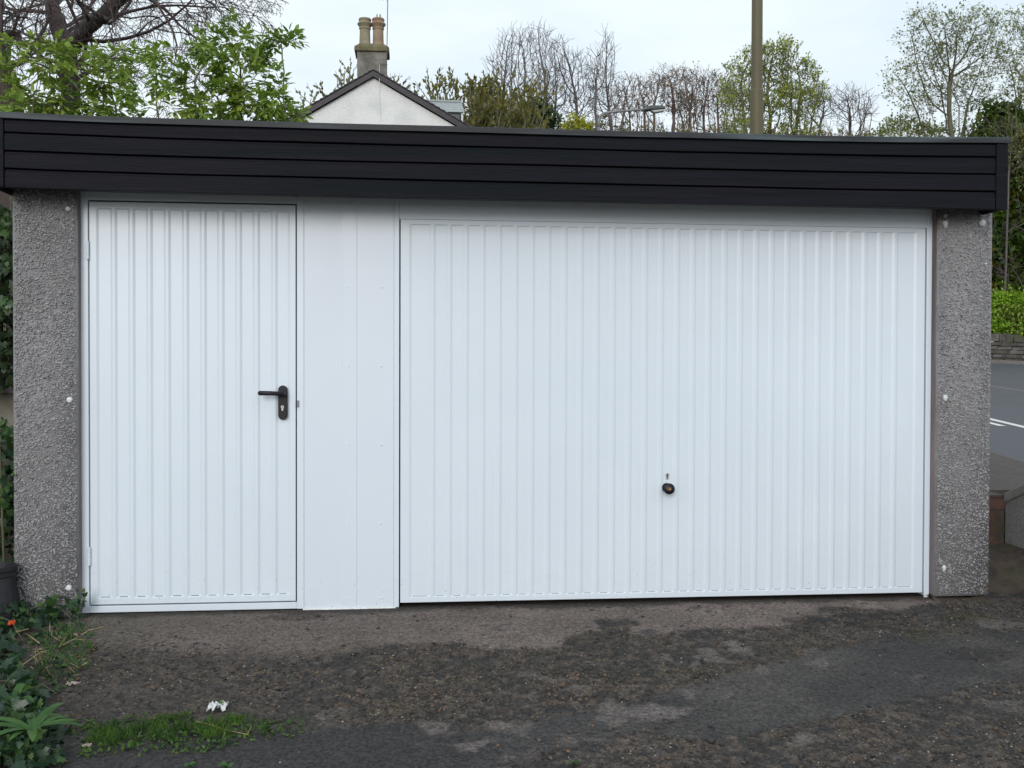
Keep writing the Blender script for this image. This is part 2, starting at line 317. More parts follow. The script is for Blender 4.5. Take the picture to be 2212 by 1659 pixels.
fc = grid_mesh('driveway', X, Y, Z, col, gm); tag(fc, kind='structure')
def zg(x, y):
    i = np.clip(((np.asarray(y)-FY0)/(FY1-FY0)*371), 0, 371).astype(int); j = np.clip(((np.asarray(x)-FX0)/(FX1-FX0)*1199), 0, 1199).astype(int)
    return Z[i, j]
# wide ground under and beyond it, and the bank rising to the road
M['earth'] = mat('earth_ground', (.05, .042, .034), (.10, .085, .06), scale=1.5, rough=.95, bump=.6, bscale=12, bdist=.03, c3=(.05, .08, .02), c3scale=.3, c3amt=.8)
def far_z(x, y): return np.where(y > 1.0, -.05+.055*np.clip(y-1, 0, 40)+.015*np.clip(y-41, 0, 200), -.06+.045*np.clip(y, -30, 0))-.03
ax = np.concatenate([np.linspace(-400, -14, 20), np.linspace(-12, 30, 60), np.linspace(33, 500, 20)]); ay = np.concatenate([np.linspace(-80, -8, 12), np.linspace(-7, 40, 80), np.linspace(44, 600, 30)])
AX, AY = np.meshgrid(ax, ay); AZ = far_z(AX, AY)-.06
g = grid_mesh('ground', AX, AY, AZ, None, M['earth']); tag(g, kind='structure')

# gravel and grit lying loose
def scatter_rocks(name, P, S, mats, mi, seed=1, squash=.6, parent=None, mb=None):
    r = np.random.default_rng(seed); base = np.array([(1,0,0),(-1,0,0),(0,1,0),(0,-1,0),(0,0,1),(0,0,-1)], float)
    F = [(0,2,4),(2,1,4),(1,3,4),(3,0,4),(2,0,5),(1,2,5),(3,1,5),(0,3,5)]
    k = len(P); V = base[None]*(.6+.7*r.random((k, 6, 1)))+(r.random((k, 6, 3))-.5)*.35
    a = r.random(k)*6.283; c, s_ = np.cos(a), np.sin(a); x = V[..., 0]*c[:, None]-V[..., 1]*s_[:, None]; y = V[..., 0]*s_[:, None]+V[..., 1]*c[:, None]
    V = np.stack([x, y, V[..., 2]*squash], -1)*np.asarray(S)[:, None, None]+P[:, None]
    FF = (np.array(F)[None]+(np.arange(k)*6)[:, None, None]).reshape(-1, 3)
    return V.reshape(-1, 3), FF, np.repeat(mi, 8)
def raw_mesh(name, V, F, mi, mats, parent=None, smooth=False):
    me = bpy.data.meshes.new(name); k = F.shape[1]
    me.vertices.add(len(V)); me.vertices.foreach_set('co', V.ravel().astype(np.float32))
    me.loops.add(F.size); me.loops.foreach_set('vertex_index', F.ravel().astype(np.int32))
    me.polygons.add(len(F)); me.polygons.foreach_set('loop_start', (np.arange(len(F))*k).astype(np.int32))
    for q in mats: me.materials.append(q)
    if mi is not None: me.polygons.foreach_set('material_index', mi.astype(np.int32))
    if smooth: me.polygons.foreach_set('use_smooth', np.ones(len(F), bool))
    me.update(calc_edges=True)
    o = bpy.data.objects.new(name, me); sc.collection.objects.link(o)
    if parent: o.parent = parent; o.matrix_parent_inverse = Matrix.Translation(-wloc(parent))
    return o
M['grit1'] = mat('dark_grit', (.018, .017, .018), (.05, .046, .044), scale=30, rough=.8)
M['grit2'] = mat('brown_grit', (.075, .052, .036), (.14, .10, .065), scale=30, rough=.85)
M['grit3'] = mat('pale_grit', (.22, .20, .165), (.40, .37, .32), scale=30, rough=.8)
k = 48000; px_ = rng.uniform(-2.6, 5.2, k*4); py_ = rng.uniform(-2.2, -.06, k*4)
ii = np.clip(((py_-FY0)/(FY1-FY0)*371), 0, 371).astype(int); jj = np.clip(((px_-FX0)/(FX1-FX0)*1199), 0, 1199).astype(int)
keep = rng.random(k*4) < (roughness_w[ii, jj]*.85*(.2+1.3*sstep(.4, .65, n1[ii, jj]))+.045); px_, py_ = px_[keep][:k], py_[keep][:k]
S = rng.gamma(2.6, .0015, len(px_)).clip(.0014, .013); mi = rng.choice([0, 1, 2], len(px_), p=[.60, .32, .08])
mi[(S > .006) & (mi == 2)] = 0
P_ = np.stack([px_, py_, zg(px_, py_)+S*.2], -1)
V, F, mm = scatter_rocks('', P_, S, None, mi, 3)
gr = raw_mesh('gravel', V, F, mm, [M['grit1'], M['grit2'], M['grit3']]); tag(gr, 'loose dark and brown grit scattered over the worn forecourt', 'gravel', kind='stuff')

# ------------------------------------------------------------------ garage
GA = empty('garage', (1.3, 0, 0)); tag(GA, 'flat roofed pebbledash garage with dark timber fascia and white steel doors', 'garage')
YP, YF = -.05, -.25                             # pillar face, fascia face
xl0, xl1 = W(29, 800, YP)[0], W(167.5, 800, YP)[0]
xr0, xr1 = W(2025, 800, YP)[0], W(2140, 800, YP)[0]
xfl, xfr = W(174, 800)[0], W(2011.5, 800)[0]    # outer edges of the white frames
ztop = 2.16
DEPTH = 5.3
def pillar(x0, x1, seed, zb):
    r = np.random.default_rng(seed); mb = MB(); 
    mb.box((x0, YP, zb), (x1, YP+.14, ztop), 0)
    base = mb
    w = x1-x0; k = int(w*(ztop-zb)/(.0078**2)*.95)
    x = x0+.006+r.random(k)*(w-.012); z = zb+.01+r.random(k)*(ztop-zb-.02)
    nz = fbm(x, z, 7, 3, seed); keep = r.random(k) < .62+.8*nz
    keep &= ~((z > ztop-.25) & (r.random(k) < (.75 if seed == 5 else .25)))
    x, z = x[keep], z[keep]; k = len(x)
    S = (.0034+.0040*r.random(k)); P = np.stack([x, np.full(k, YP-.0008)-S*.12, z], -1)
    # edge stones on the outer return
    ke = 900; ze = zb+r.random(ke)*(ztop-zb); ex = np.full(ke, x0 if seed == 4 else x1); P2 = np.stack([ex, YP+.002+r.random(ke)*.12, ze], -1)
    P = np.concatenate([P, P2]); S = np.concatenate([S, .003+.003*r.random(ke)])
    damp = np.clip(1-(P[:, 2]-zb)/.55, 0, 1)+.5*fbm(P[:, 0], P[:, 2], 3, 3, seed+9)-.25
    mi = np.where(r.random(len(P)) < .15*(1-.3*damp), 2, 1); mi = np.where(r.random(len(P)) < .12+(.2 if seed == 4 else .42)*np.clip(damp, 0, 1), 3, mi)
    V, F, mm = scatter_rocks('', P, S, None, mi, seed, squash=.8)
    bv, n0 = np.concatenate(mb.v), mb.n
    tri = []
    for q in mb.f: tri += [(q[0], q[1], q[2]), (q[0], q[2], q[3])]
    V = np.concatenate([bv, V]); F = np.concatenate([np.array(tri), F+n0]); mm = np.concatenate([np.zeros(len(tri), int), mm])
    return raw_mesh('pebbledash_pillar', V, F, mm, [M['render'], M['chips1'], M['chips2'], M['chips3']], GA)
p1 = pillar(xl0, xl1, 4, -.06); p2 = pillar(xr0, xr1, 5, -.005)
def dab(pl, px, py, r, m, seed, drip=0):
    c = W(px, py, YP-.006); rr = np.random.default_rng(seed); mb = MB(); n_ = 18
    ring = lambda q, d: [(c[0]+q*r*math.cos(a)*(.88+.24*jr[i]), c[1]-d, c[2]+q*r*math.sin(a)*(.88+.24*jr[i])-(drip*r*q if math.sin(a) < -.8 else 0)) for i, a in enumerate(np.arange(n_)*2*math.pi/n_)]
    jr = rr.random(n_); v = ring(1, -.008)+ring(.95, .001)+ring(.6, .004)+[(c[0], c[1]-.005, c[2])]
    f = [(i, (i+1) % n_, n_+(i+1) % n_, n_+i) for i in range(n_)]+[(n_+i, n_+(i+1) % n_, 2*n_+(i+1) % n_, 2*n_+i) for i in range(n_)]+[(2*n_+i, 2*n_+(i+1) % n_, 3*n_) for i in range(n_)]
    mb.add(v, f); return mb.build('bolt_cap', m, pl, smooth=True)
for i, (px, py, r) in enumerate([(147, 451, .011), (150, 864, .015), (148, 1270, .015)]): dab(p1, px, py, r, M['capwhite'], i)
for i, (px, py, r, m, d) in enumerate([(2043,481,.014,'capwhite',.9),(2123,481,.018,'capwhite',0),(2043,465,.010,'capgrey',.4),(2121,464,.010,'capgrey',0),(2129.5,570,.006,'capwhite',0),(2043,858,.013,'capwhite',.7),(2123,857,.008,'steel',0),(2040,1226,.012,'capwhite',.9)]): dab(p2, px, py, r, M[m], 20+i, d)
# timber jambs
mb = MB(); mb.box((xl1+.001, -.035, -.05), (xfl-.001, .08, ztop)); mb.build('timber_jamb', M['jamb'], GA)
mb = MB(); mb.box((xfr+.001, -.035, -.0), (xr0-.001, .08, ztop)); mb.build('timber_jamb', M['jamb'], GA)
# side, rear walls and roof
M['wallcol'] = mat('pebbledash_wall', (.17, .155, .15), (.36, .33, .31), scale=70, rough=.9, bump=1, bscale=90, bdist=.01)
mb = MB(); mb.box((xl0+.02, YP+.142, -.2), (xl0+.10, DEPTH, ztop)); mb.build('side_wall', M['wallcol'], GA)
mb = MB(); mb.box((xr1-.10, YP+.142, -.2), (xr1-.02, DEPTH, ztop)); mb.build('side_wall', M['wallcol'], GA)
mb = MB(); mb.box((xl0+.12, DEPTH-.08, -.2), (xr1-.12, DEPTH-.002, ztop)); mb.build('rear_wall', M['wallcol'], GA)
# fascia
topP = np.array([(-120,238),(8,243.3),(180,252),(370,258.7),(605,265),(743,268.8),(950,274.4),(1296,283.4),(1708,293.6),(1950,297.6),(2176,298.6)])
botP = np.array([(-120,398.5),(8,404.9),(180,410.6),(370,415.6),(743,424),(950,428.3),(1296,435.3),(1708,443.4),(1950,448.3),(2179,452.9)])
fx0, fx1 = W(-26, 330, YF)[0], W(2176.5, 380, YF)[0]
xs = np.linspace(fx0, fx1, 90)
def zof(tab, xw):
    w = np.array([W(a, b, YF) for a, b in tab]); return np.interp(xw, w[:, 0], w[:, 2])
zt, zb_ = zof(topP, xs), zof(botP, xs)
ker = np.ones(9)/9; sm = lambda a: np.convolve(np.pad(a, 4, mode='reflect', reflect_type='odd'), ker, 'valid')
zt, zb_ = sm(zt), sm(zb_)
jit = lambda s, a: (fbm(xs, xs*0+s, 1.3, 3, int(s*10)+3)-.5)*a
fa = MB()
v = []
for i, x in enumerate(xs): v += [(x, YF+.03, zb_[i]+.006), (x, YF+.03, zt[i]-.004), (x, YF+.075, zt[i]-.004), (x, YF+.16, zb_[i]+.02)]
f = [(i*4+j, (i+1)*4+j, (i+1)*4+(j+1) % 4, i*4+(j+1) % 4) for i in range(len(xs)-1) for j in range(4)]+[(3, 2, 1, 0), tuple((len(xs)-1)*4+j for j in range(4))]
fa.add(v, f); FA = fa.build('fascia', M['fascia'], GA)
mb = MB(); mb.box((fx0+.04, YF+.165, ztop+.002), (fx1-.04, DEPTH+.08, ztop+.09)); mb.build('roof', M['felt'], GA)
so_ = MB(); so_.box((fx0+.01, YF+.165, ztop-.03), (fx1-.01, YP-.008+.0, ztop-.002)); so_.build('soffit_board', M['fascia'], FA)
bx1 = fx1-.062; bx0 = W(8.4, 330, YF)[0]
rows = [0.05, .255, .498, .742, 1.0]
M['fasciab'] = M['fascia']
for r in range(4):
    sel = (xs > bx0+.003) & (xs < bx1-.003); xx = np.concatenate([[bx0+.003], xs[sel], [bx1-.003]])
    T = np.interp(xx, xs, zt); B = np.interp(xx, xs, zb_); H = T-B; j1 = np.interp(xx, xs, jit(r+.5, .006)); mb = MB(); v = []
    for i, x in enumerate(xx):
        a = T[i]-rows[r]*H[i]+(j1[i] if r else 0); c = T[i]-rows[r+1]*H[i]+(np.interp(x, xs, jit(r+1.5, .006)) if r < 3 else 0)
        h = a-c
        wv = .0015*math.sin(x*2.3+r*2)
        prof = [(.018, a-.004), (.0075, a-.0055), (.0045, a-.014), (-.001, a-.017), (-.001, c+.003), (.001, c+.001), (.028, c+.001), (.028, a-.004)]
        v += [(x, YF+y+wv, z) for y, z in prof]
    k = 8; f = [(i*k+j, (i+1)*k+j, (i+1)*k+(j+1) % k, i*k+(j+1) % k) for i in range(len(xx)-1) for j in range(k)]+[tuple(range(k))[::-1], tuple((len(xx)-1)*k+j for j in range(k))]
    mb.add(v, f); mb.build('fascia_board', M['fascia'], FA)
mb = MB(); v = []
xx = np.linspace(fx0, fx1+.006, 60)
for x in xx:
    T = np.interp(x, xs, zt)+.002*math.sin(x*5)*.4; H = T-np.interp(x, xs, zb_)
    v += [(x, YF-.012, T-.072*H), (x, YF-.012, T-.002), (x, YF-.006, T+.004), (x, YF+.12, T+.004), (x, YF+.12, T-.02), (x, YF+.002, T-.02), (x, YF+.002, T-.072*H)]
k = 7; f = [(i*k+j, (i+1)*k+j, (i+1)*k+(j+1) % k, i*k+(j+1) % k) for i in range(len(xx)-1) for j in range(k)]+[tuple(range(k))[::-1], tuple((len(xx)-1)*k+j for j in range(k))]
mb.add(v, f); mb.build('capping_strip', M['capping'], FA)
for a0, a1 in ((fx0, bx0-.001), (bx1+.001, fx1)):
    mb = MB(); T0, B0 = np.interp((a0+a1)/2, xs, zt), np.interp((a0+a1)/2, xs, zb_)
    mb.box((a0, YF-.004, B0+.0), (a1, YF+.028, T0-.075*(T0-B0))); mb.build('corner_board', M['fascia'], FA, bevel=.002)
mb = MB()
for i in range(30):
    y0 = YF+.085+i*.19
    if y0+.18 > DEPTH: break
# side returns of the fascia
for xa_, xb_ in ((fx0, fx0+.025), (fx1-.025, fx1)):
    T0, B0 = np.interp(xa_, xs, zt), np.interp(xa_, xs, zb_); mb = MB()
    for r in range(4): mb.box((xa_, YF+.08, T0-rows[r+1]*(T0-B0)+.004), (xb_, DEPTH+.12, T0-rows[r]*(T0-B0)-.004))
    mb.build('side_fascia_boards', M['fascia'], FA)

# --- ribbed steel leaf
def leaf(x0, x1, z0, z1, y, panels, rimt, rimb, name, parent, rec=.008, slot=.006):
    """pressed sheet: rim and ribs stand at y, wide panels sit back by rec, each with a line of painted shade at foot and head"""
    mb = MB(); zt_, zb2 = z1-rimt, z0+rimb; s = .006
    cols = [x0]
    for a, c in panels: cols += [a-s, a+s, c-s, c+s]
    cols += [x1]
    dep = [0]
    for _ in panels: dep += [0, rec, rec, 0]
    dep += [0]
    zr = [z0, zb2-.001, zb2+slot, zt_-.005, zt_, z1]
    zd = [0, 0, 1, 1, 0, 0]
    V = [(x, y+(d*zd[j] if d else 0), z) for j, z in enumerate(zr) for x, d in zip(cols, dep)]
    nc = len(cols); Fq = [(j*nc+i, j*nc+i+1, (j+1)*nc+i+1, (j+1)*nc+i) for j in range(len(zr)-1) for i in range(nc-1)]
    mb.add(V, Fq)
    e = .035                                      # folded edge and closed back
    V = [(x0, y, z0), (x1, y, z0), (x1, y, z1), (x0, y, z1), (x0, y+e, z0), (x1, y+e, z0), (x1, y+e, z1), (x0, y+e, z1)]
    mb.add(V, [(0,4,5,1),(1,5,6,2),(2,6,7,3),(3,7,4,0),(4,7,6,5)])
    for a, c in panels:                           # press slot at the foot, line under the top rim: shade painted in grey
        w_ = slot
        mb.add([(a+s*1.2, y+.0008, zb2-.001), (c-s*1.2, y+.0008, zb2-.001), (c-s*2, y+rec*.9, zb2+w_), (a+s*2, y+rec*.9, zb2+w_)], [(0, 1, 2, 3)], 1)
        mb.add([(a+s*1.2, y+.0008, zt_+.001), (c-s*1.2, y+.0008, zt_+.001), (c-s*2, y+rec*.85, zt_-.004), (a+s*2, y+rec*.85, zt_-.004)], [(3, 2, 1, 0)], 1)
    o = mb.build(name, [M['white'], M['slotshade']], parent); return o
wx = lambda px, py=870: W(px, py)[0]
wz = lambda px, py: W(px, py)[2]
# side door frame
ax0, ax1 = wx(191.2), wx(641.2); az0, az1 = wz(420, 1305.3), wz(420, 436.0)   # opening of the frame
aox0, aox1 = xfl, wx(656.6); aoz0, aoz1 = wz(300, 1322.5), ztop-.004
mb = MB(); mb.box((aox0, 0, aoz0), (ax0, .06, aoz1)); mb.box((ax1, 0, aoz0), (aox1, .06, aoz1))
mb.box((ax0+.0002, .0008, az1), (ax1-.0002, .06, aoz1)); mb.box((ax0+.0002, .0008, aoz0+.001), (ax1-.0002, .06, az0))
FR = mb.build('side_door_frame', M['white'], GA, bevel=.0025)
mb = MB(); q = .02; mb.box((ax0-.0, .0415, az0), (ax0+q, .058, az1)); mb.box((ax1-q, .0415, az0), (ax1, .058, az1)); mb.box((ax0+q, .0415, az1-q), (ax1-q, .058, az1)); mb.box((ax0+q, .0415, az0), (ax1-q, .058, az0+q))
mb.build('seal', M['darkgrey'], FR)
g_ = .0065
pan = [(605,690),(718,798),(828,908),(936,1016),(1046,1128),(1158,1236),(1266,1342),(1375,1452),(1482,1560),(1592,1672),(1700,1775)]
pan = [(wx(a/2.458/1.1573, 1290), wx(b_/2.458/1.1573, 1290)) for a, b_ in pan]
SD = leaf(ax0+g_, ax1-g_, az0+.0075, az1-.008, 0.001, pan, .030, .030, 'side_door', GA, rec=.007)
# lever handle
hp = lambda px, py, y: W(px, py, y)
cx_, zt_h, zb_h = W(611.3, 870)[0], W(611, 832.5)[2], W(611, 906.7)[2]; r = .0225
poly = [(cx_+r*math.cos(a), zt_h-r+r*math.sin(a)) for a in np.linspace(0, math.pi, 13)]+[(cx_+r*math.cos(a), zb_h+r+r*math.sin(a)) for a in np.linspace(math.pi, 2*math.pi, 13)]
mb = MB(); mb.prism(poly, -.011, .0); mb.build('handle_plate', M['black'], SD, bevel=.003)
za = W(616, 850)[2]; xa = W(614.5, 850)[0]; xb = W(553+6, 847.5, -.055)[0]
mb = MB(); pts = [(xa, -.011, za), (xa, -.035, za), (xa-.004, -.050, za), (xa-.018, -.056, za+.0005), (xb+.05, -.056, za+.0025), (xb+.004, -.054, za+.003), (xb-.004, -.053, za+.003)]
mb.tube(pts, [.012, .0105, .0105, .0108, .0112, .0118, .006], 14); mb.build('door_handle', M['black'], SD, smooth=True)
kc = W(610.8, 881); 
mb = MB(); poly = [(kc[0]+.0085*math.cos(a), kc[2]+.0045+.0085*math.sin(a)) for a in np.linspace(-.9, math.pi+.9, 14)]+[(kc[0]-.0045, kc[2]-.0125), (kc[0]+.0, kc[2]-.0165), (kc[0]+.0045, kc[2]-.0125)]
mb.prism(poly, -.015, -.0105); LK = mb.build('lock_cylinder', M['steel'], SD, bevel=.001)
mb = MB(); mb.box((kc[0]-.001, -.0157, kc[2]+.000), (kc[0]+.001, -.0149, kc[2]+.009)); mb.build('keyhole', M['black'], LK)
for pa, pb, px, spl in ((521.4, 560.3, 190.2, 549), (1181.6, 1221, 193.6, 1192)):
    c = W(px, (pa+pb)/2); z1_, z0_, zs_ = W(px, pa)[2], W(px, pb)[2], W(px, spl)[2]
    mb = MB(); mb.lathe([(.0075, z0_), (.0075, zs_-.0008), (.0045, zs_-.0007), (.0045, zs_+.0007), (.0075, zs_+.0008), (.0075, z1_)], (c[0], -.0075, 0), 2, 14)
    mb.build('hinge', M['white'], SD, bevel=.0008)
c = W(644.6, 872); mb = MB(); mb.box((c[0]-.006, -.007, c[2]-.016), (c[0]+.003, .0, c[2]+.016)); mb.box((c[0]-.0085, -.004, c[2]-.018), (c[0]-.006, .02, c[2]+.018)); mb.build('lock_catch', M['grey_catch'], FR, bevel=.002)
# infill panel between the doors
ix0, ix1 = aox1+.0004, wx(850.5); iz0 = wz(750, 1312.5)
sx0, sx1 = wx(739.6), wx(770.8)
mb = MB()
zT = ztop-.004
prof_ = [(ix0, .0), (ix0+.001, .0022), (sx0, .0055), (sx0+.001, .0010), (sx1-.001, .0004), (sx1+.0014, .0036), (ix1-.001, .0022), (ix1, .0), (ix1, .03), (ix0, .03)]
k = len(prof_); mb.add([(a, b_, iz0) for a, b_ in prof_]+[(a, b_, zT) for a, b_ in prof_], [(i_, (i_+1) % k, (i_+1) % k+k, i_+k) for i_ in range(k)]+[tuple(range(k))[::-1], tuple(range(k, 2*k))])
IP = mb.build('infill_panel', M['white2'], GA)
for k_, py in enumerate((449.5, 620.7, 791, 960.8, 1131, 1291.8)):
    for px in (754.7-.4*k_, 824.6-.35*k_):
        c = W(px, py); mb = MB(); mb.lathe([(.005, -.003), (.005, .001), (.0038, .003), (.001, .0038)], (c[0], .0022, c[2]), 1, 12); mb.build('screw', M['white'], IP, smooth=False)
# sealant bead along the foot, ragged
def bead(x0, x1, z0, y, seed, w=.010):
    mb = MB(); xx = np.arange(x0, x1, .012); nn = fbm(xx, xx*0+seed, 14, 3, seed)
    rr = w*(.45+.9*nn); mb.tube(np.stack([xx, np.full_like(xx, y)-rr*.2, z0-.004-.010*nn], -1), rr, 8); return mb.build('sealant_bead', M['sealant'], GA, smooth=True)
bead(aox1-.005, wx(860), iz0, .004, 5, .011); bead(wx(1996, 1280), xfr+.003, wz(2003, 1287), .004, 8, .008)
# big door frame: header, posts
bx0_, bx1_ = wx(862.2), wx(1999.8); bz1 = wz(1400, 482.2); bzb = wz(1400, 1293)
mb = MB(); mb.box((ix1+.0004, .0003, iz0-.004), (bx0_, .07, ztop-.004)); mb.box((bx1_, 0, wz(2005, 1287)), (xfr, .07, ztop-.004)); mb.box((bx0_+.0003, .0008, bz1), (bx1_-.0003, .07, ztop-.004))
FB = mb.build('garage_door_frame', M['white'], GA, bevel=.0025)
edges = [887,934,968,1003,1039,1075,1111,1147,1184,1219,1254,1290,1325,1360,1395,1431,1465,1500,1535,1570,1604,1639,1674,1708,1741,1775,1808,1841,1875,1907,1941.5,1976]
X0, X1 = wx(886.5), wx(1976); pit = (X1-X0)/(29+2*1.3); xe = [X0, X0+1.3*pit]+[X0+1.3*pit+pit*(i+1) for i in range(29)]+[X1]
pan = [(xe[i]+(.0 if i == 0 else .012), xe[i+1]-(.0 if i == 30 else .012)) for i in range(31)]
pan = [(a, b_) for a, b_ in pan]
ly = .006
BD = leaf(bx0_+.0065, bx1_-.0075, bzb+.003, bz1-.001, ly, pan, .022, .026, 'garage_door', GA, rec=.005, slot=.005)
# inner fold so light cannot leak in, plus dark floor of the garage
kb = W(1443, 1048, ly); kc2 = W(1445.5, 1056, -.045)
mb = MB(); mb.lathe([(.024, -.002), (.024, .004), (.015, .007), (.0125, .022), (.020, .034), (.0265, .044), (.0285, .052), (.0275, .058), (.020, .063), (.0, .0645)], (0, 0, 0), 1, 28)
KN = mb.build('door_knob', M['black'], BD, smooth=True)
bb = kb+(kc2-kb)*.0; KN.location = Vector((kc2[0], ly, kc2[2]))
mb = MB(); mb.prism([(-.007, -.007), (.007, -.007), (.007, .007), (-.007, .007)], -.0652, -.0635); bd_ = mb.build('badge', M['badge'], BD, bevel=.001); bd_.location = Vector((kc2[0]+.0005, ly, kc2[2]+.001))
kz = W(1441.5, 1028, ly)
mb = MB(); poly = [(kz[0]+.0085*math.cos(a), kz[2]+.007+.0085*math.sin(a)) for a in np.linspace(-.9, math.pi+.9, 14)]+[(kz[0]-.005, kz[2]-.014), (kz[0], kz[2]-.018), (kz[0]+.005, kz[2]-.014)]
mb.prism(poly, ly-.004, ly+.001); KL = mb.build('lock_cylinder', M['steel'], BD, bevel=.001)
mb = MB(); mb.prism([(kz[0]-.0015, kz[2]-.010), (kz[0]+.0015, kz[2]-.010), (kz[0]+.0015, kz[2]+.010), (kz[0]-.0015, kz[2]+.010)], ly-.0046, ly-.0038); mb.build('keyhole', M['black'], KL)
mb = MB(); mb.box((xl0+.11, .10, -.02), (xr1-.11, DEPTH-.1, .01)); mb.build('garage_floor', M['earth'], GA)

# ------------------------------------------------------------------ leaves and trees
LANCE = (np.array([(0,0,0),(.30,.20,.05),(.35,0,0),(.30,-.20,.05),(.68,.16,.03),(.70,0,-.02),(.68,-.16,.03),(1,0,-.10)]), np.array([(0,2,1,1),(0,3,2,2),(1,2,5,4),(2,3,6,5),(4,5,7,7),(5,6,7,7)]))
DIAM = (np.array([(0,0,0),(.5,.28,.06),(1,0,-.04),(.5,-.28,.06)]), np.array([(0,1,2,3)]))
IVY = (np.array([(0,0,0),(-.12,.28,.0),(.10,.52,-.06),(.34,.30,.02),(.52,.44,-.04),(.62,.18,.02),(1.0,0,-.08),(.62,-.18,.02),(.52,-.44,-.04),(.34,-.30,.02),(.10,-.52,-.06),(-.12,-.28,.0),(.35,0,.03)]),
       np.array([(0,12,1,1),(1,12,2,2),(2,12,3,3),(3,12,4,4),(4,12,5,5),(5,12,6,6),(6,12,7,7),(7,12,8,8),(8,12,9,9),(9,12,10,10),(10,12,11,11),(11,12,0,0)]))
def leaves(tpl, P, D, Nn, S):
    """tpl: local verts (x along the leaf, z its normal); P positions, D directions, Nn rough normals, S sizes"""
    V0, F0 = tpl; D = D/np.linalg.norm(D, axis=1)[:, None]; B = np.cross(Nn, D); B /= np.linalg.norm(B, axis=1)[:, None]+1e-9; Nn = np.cross(D, B)
    V = P[:, None]+S[:, None, None]*(V0[None, :, 0:1]*D[:, None]+V0[None, :, 1:2]*B[:, None]+V0[None, :, 2:3]*Nn[:, None])
    F = F0[None]+(np.arange(len(P))*len(V0))[:, None, None]
    return V.reshape(-1, 3), F.reshape(-1, 4)
def leafobj(name, parts, mats, parent):
    Vs, Fs, Ms = [], [], []; n0 = 0
    for (V, F), mi in parts:
        Vs.append(V); Fs.append(F+n0); Ms.append(np.full(len(F), mi)); n0 += len(V)
    V = np.concatenate(Vs); F = np.concatenate(Fs); mi = np.concatenate(Ms)
    tri = F[:, 2] == F[:, 3]
    me = bpy.data.meshes.new(name); me.vertices.add(len(V)); me.vertices.foreach_set('co', V.ravel().astype(np.float32))
    cnt = np.where(tri, 3, 4); flat = F[np.arange(4)[None, :] < cnt[:, None]]; st = np.concatenate([[0], np.cumsum(cnt)[:-1]])
    me.loops.add(len(flat)); me.loops.foreach_set('vertex_index', flat.astype(np.int32)); me.polygons.add(len(F)); me.polygons.foreach_set('loop_start', st.astype(np.int32))
    for q in mats: me.materials.append(q)
    me.polygons.foreach_set('material_index', mi.astype(np.int32)); me.update(calc_edges=True)
    o = bpy.data.objects.new(name, me); sc.collection.objects.link(o)
    if parent: o.parent = parent; o.matrix_parent_inverse = Matrix.Translation(-wloc(parent))
    return o
def unit(v): return v/(np.linalg.norm(v)+1e-12)
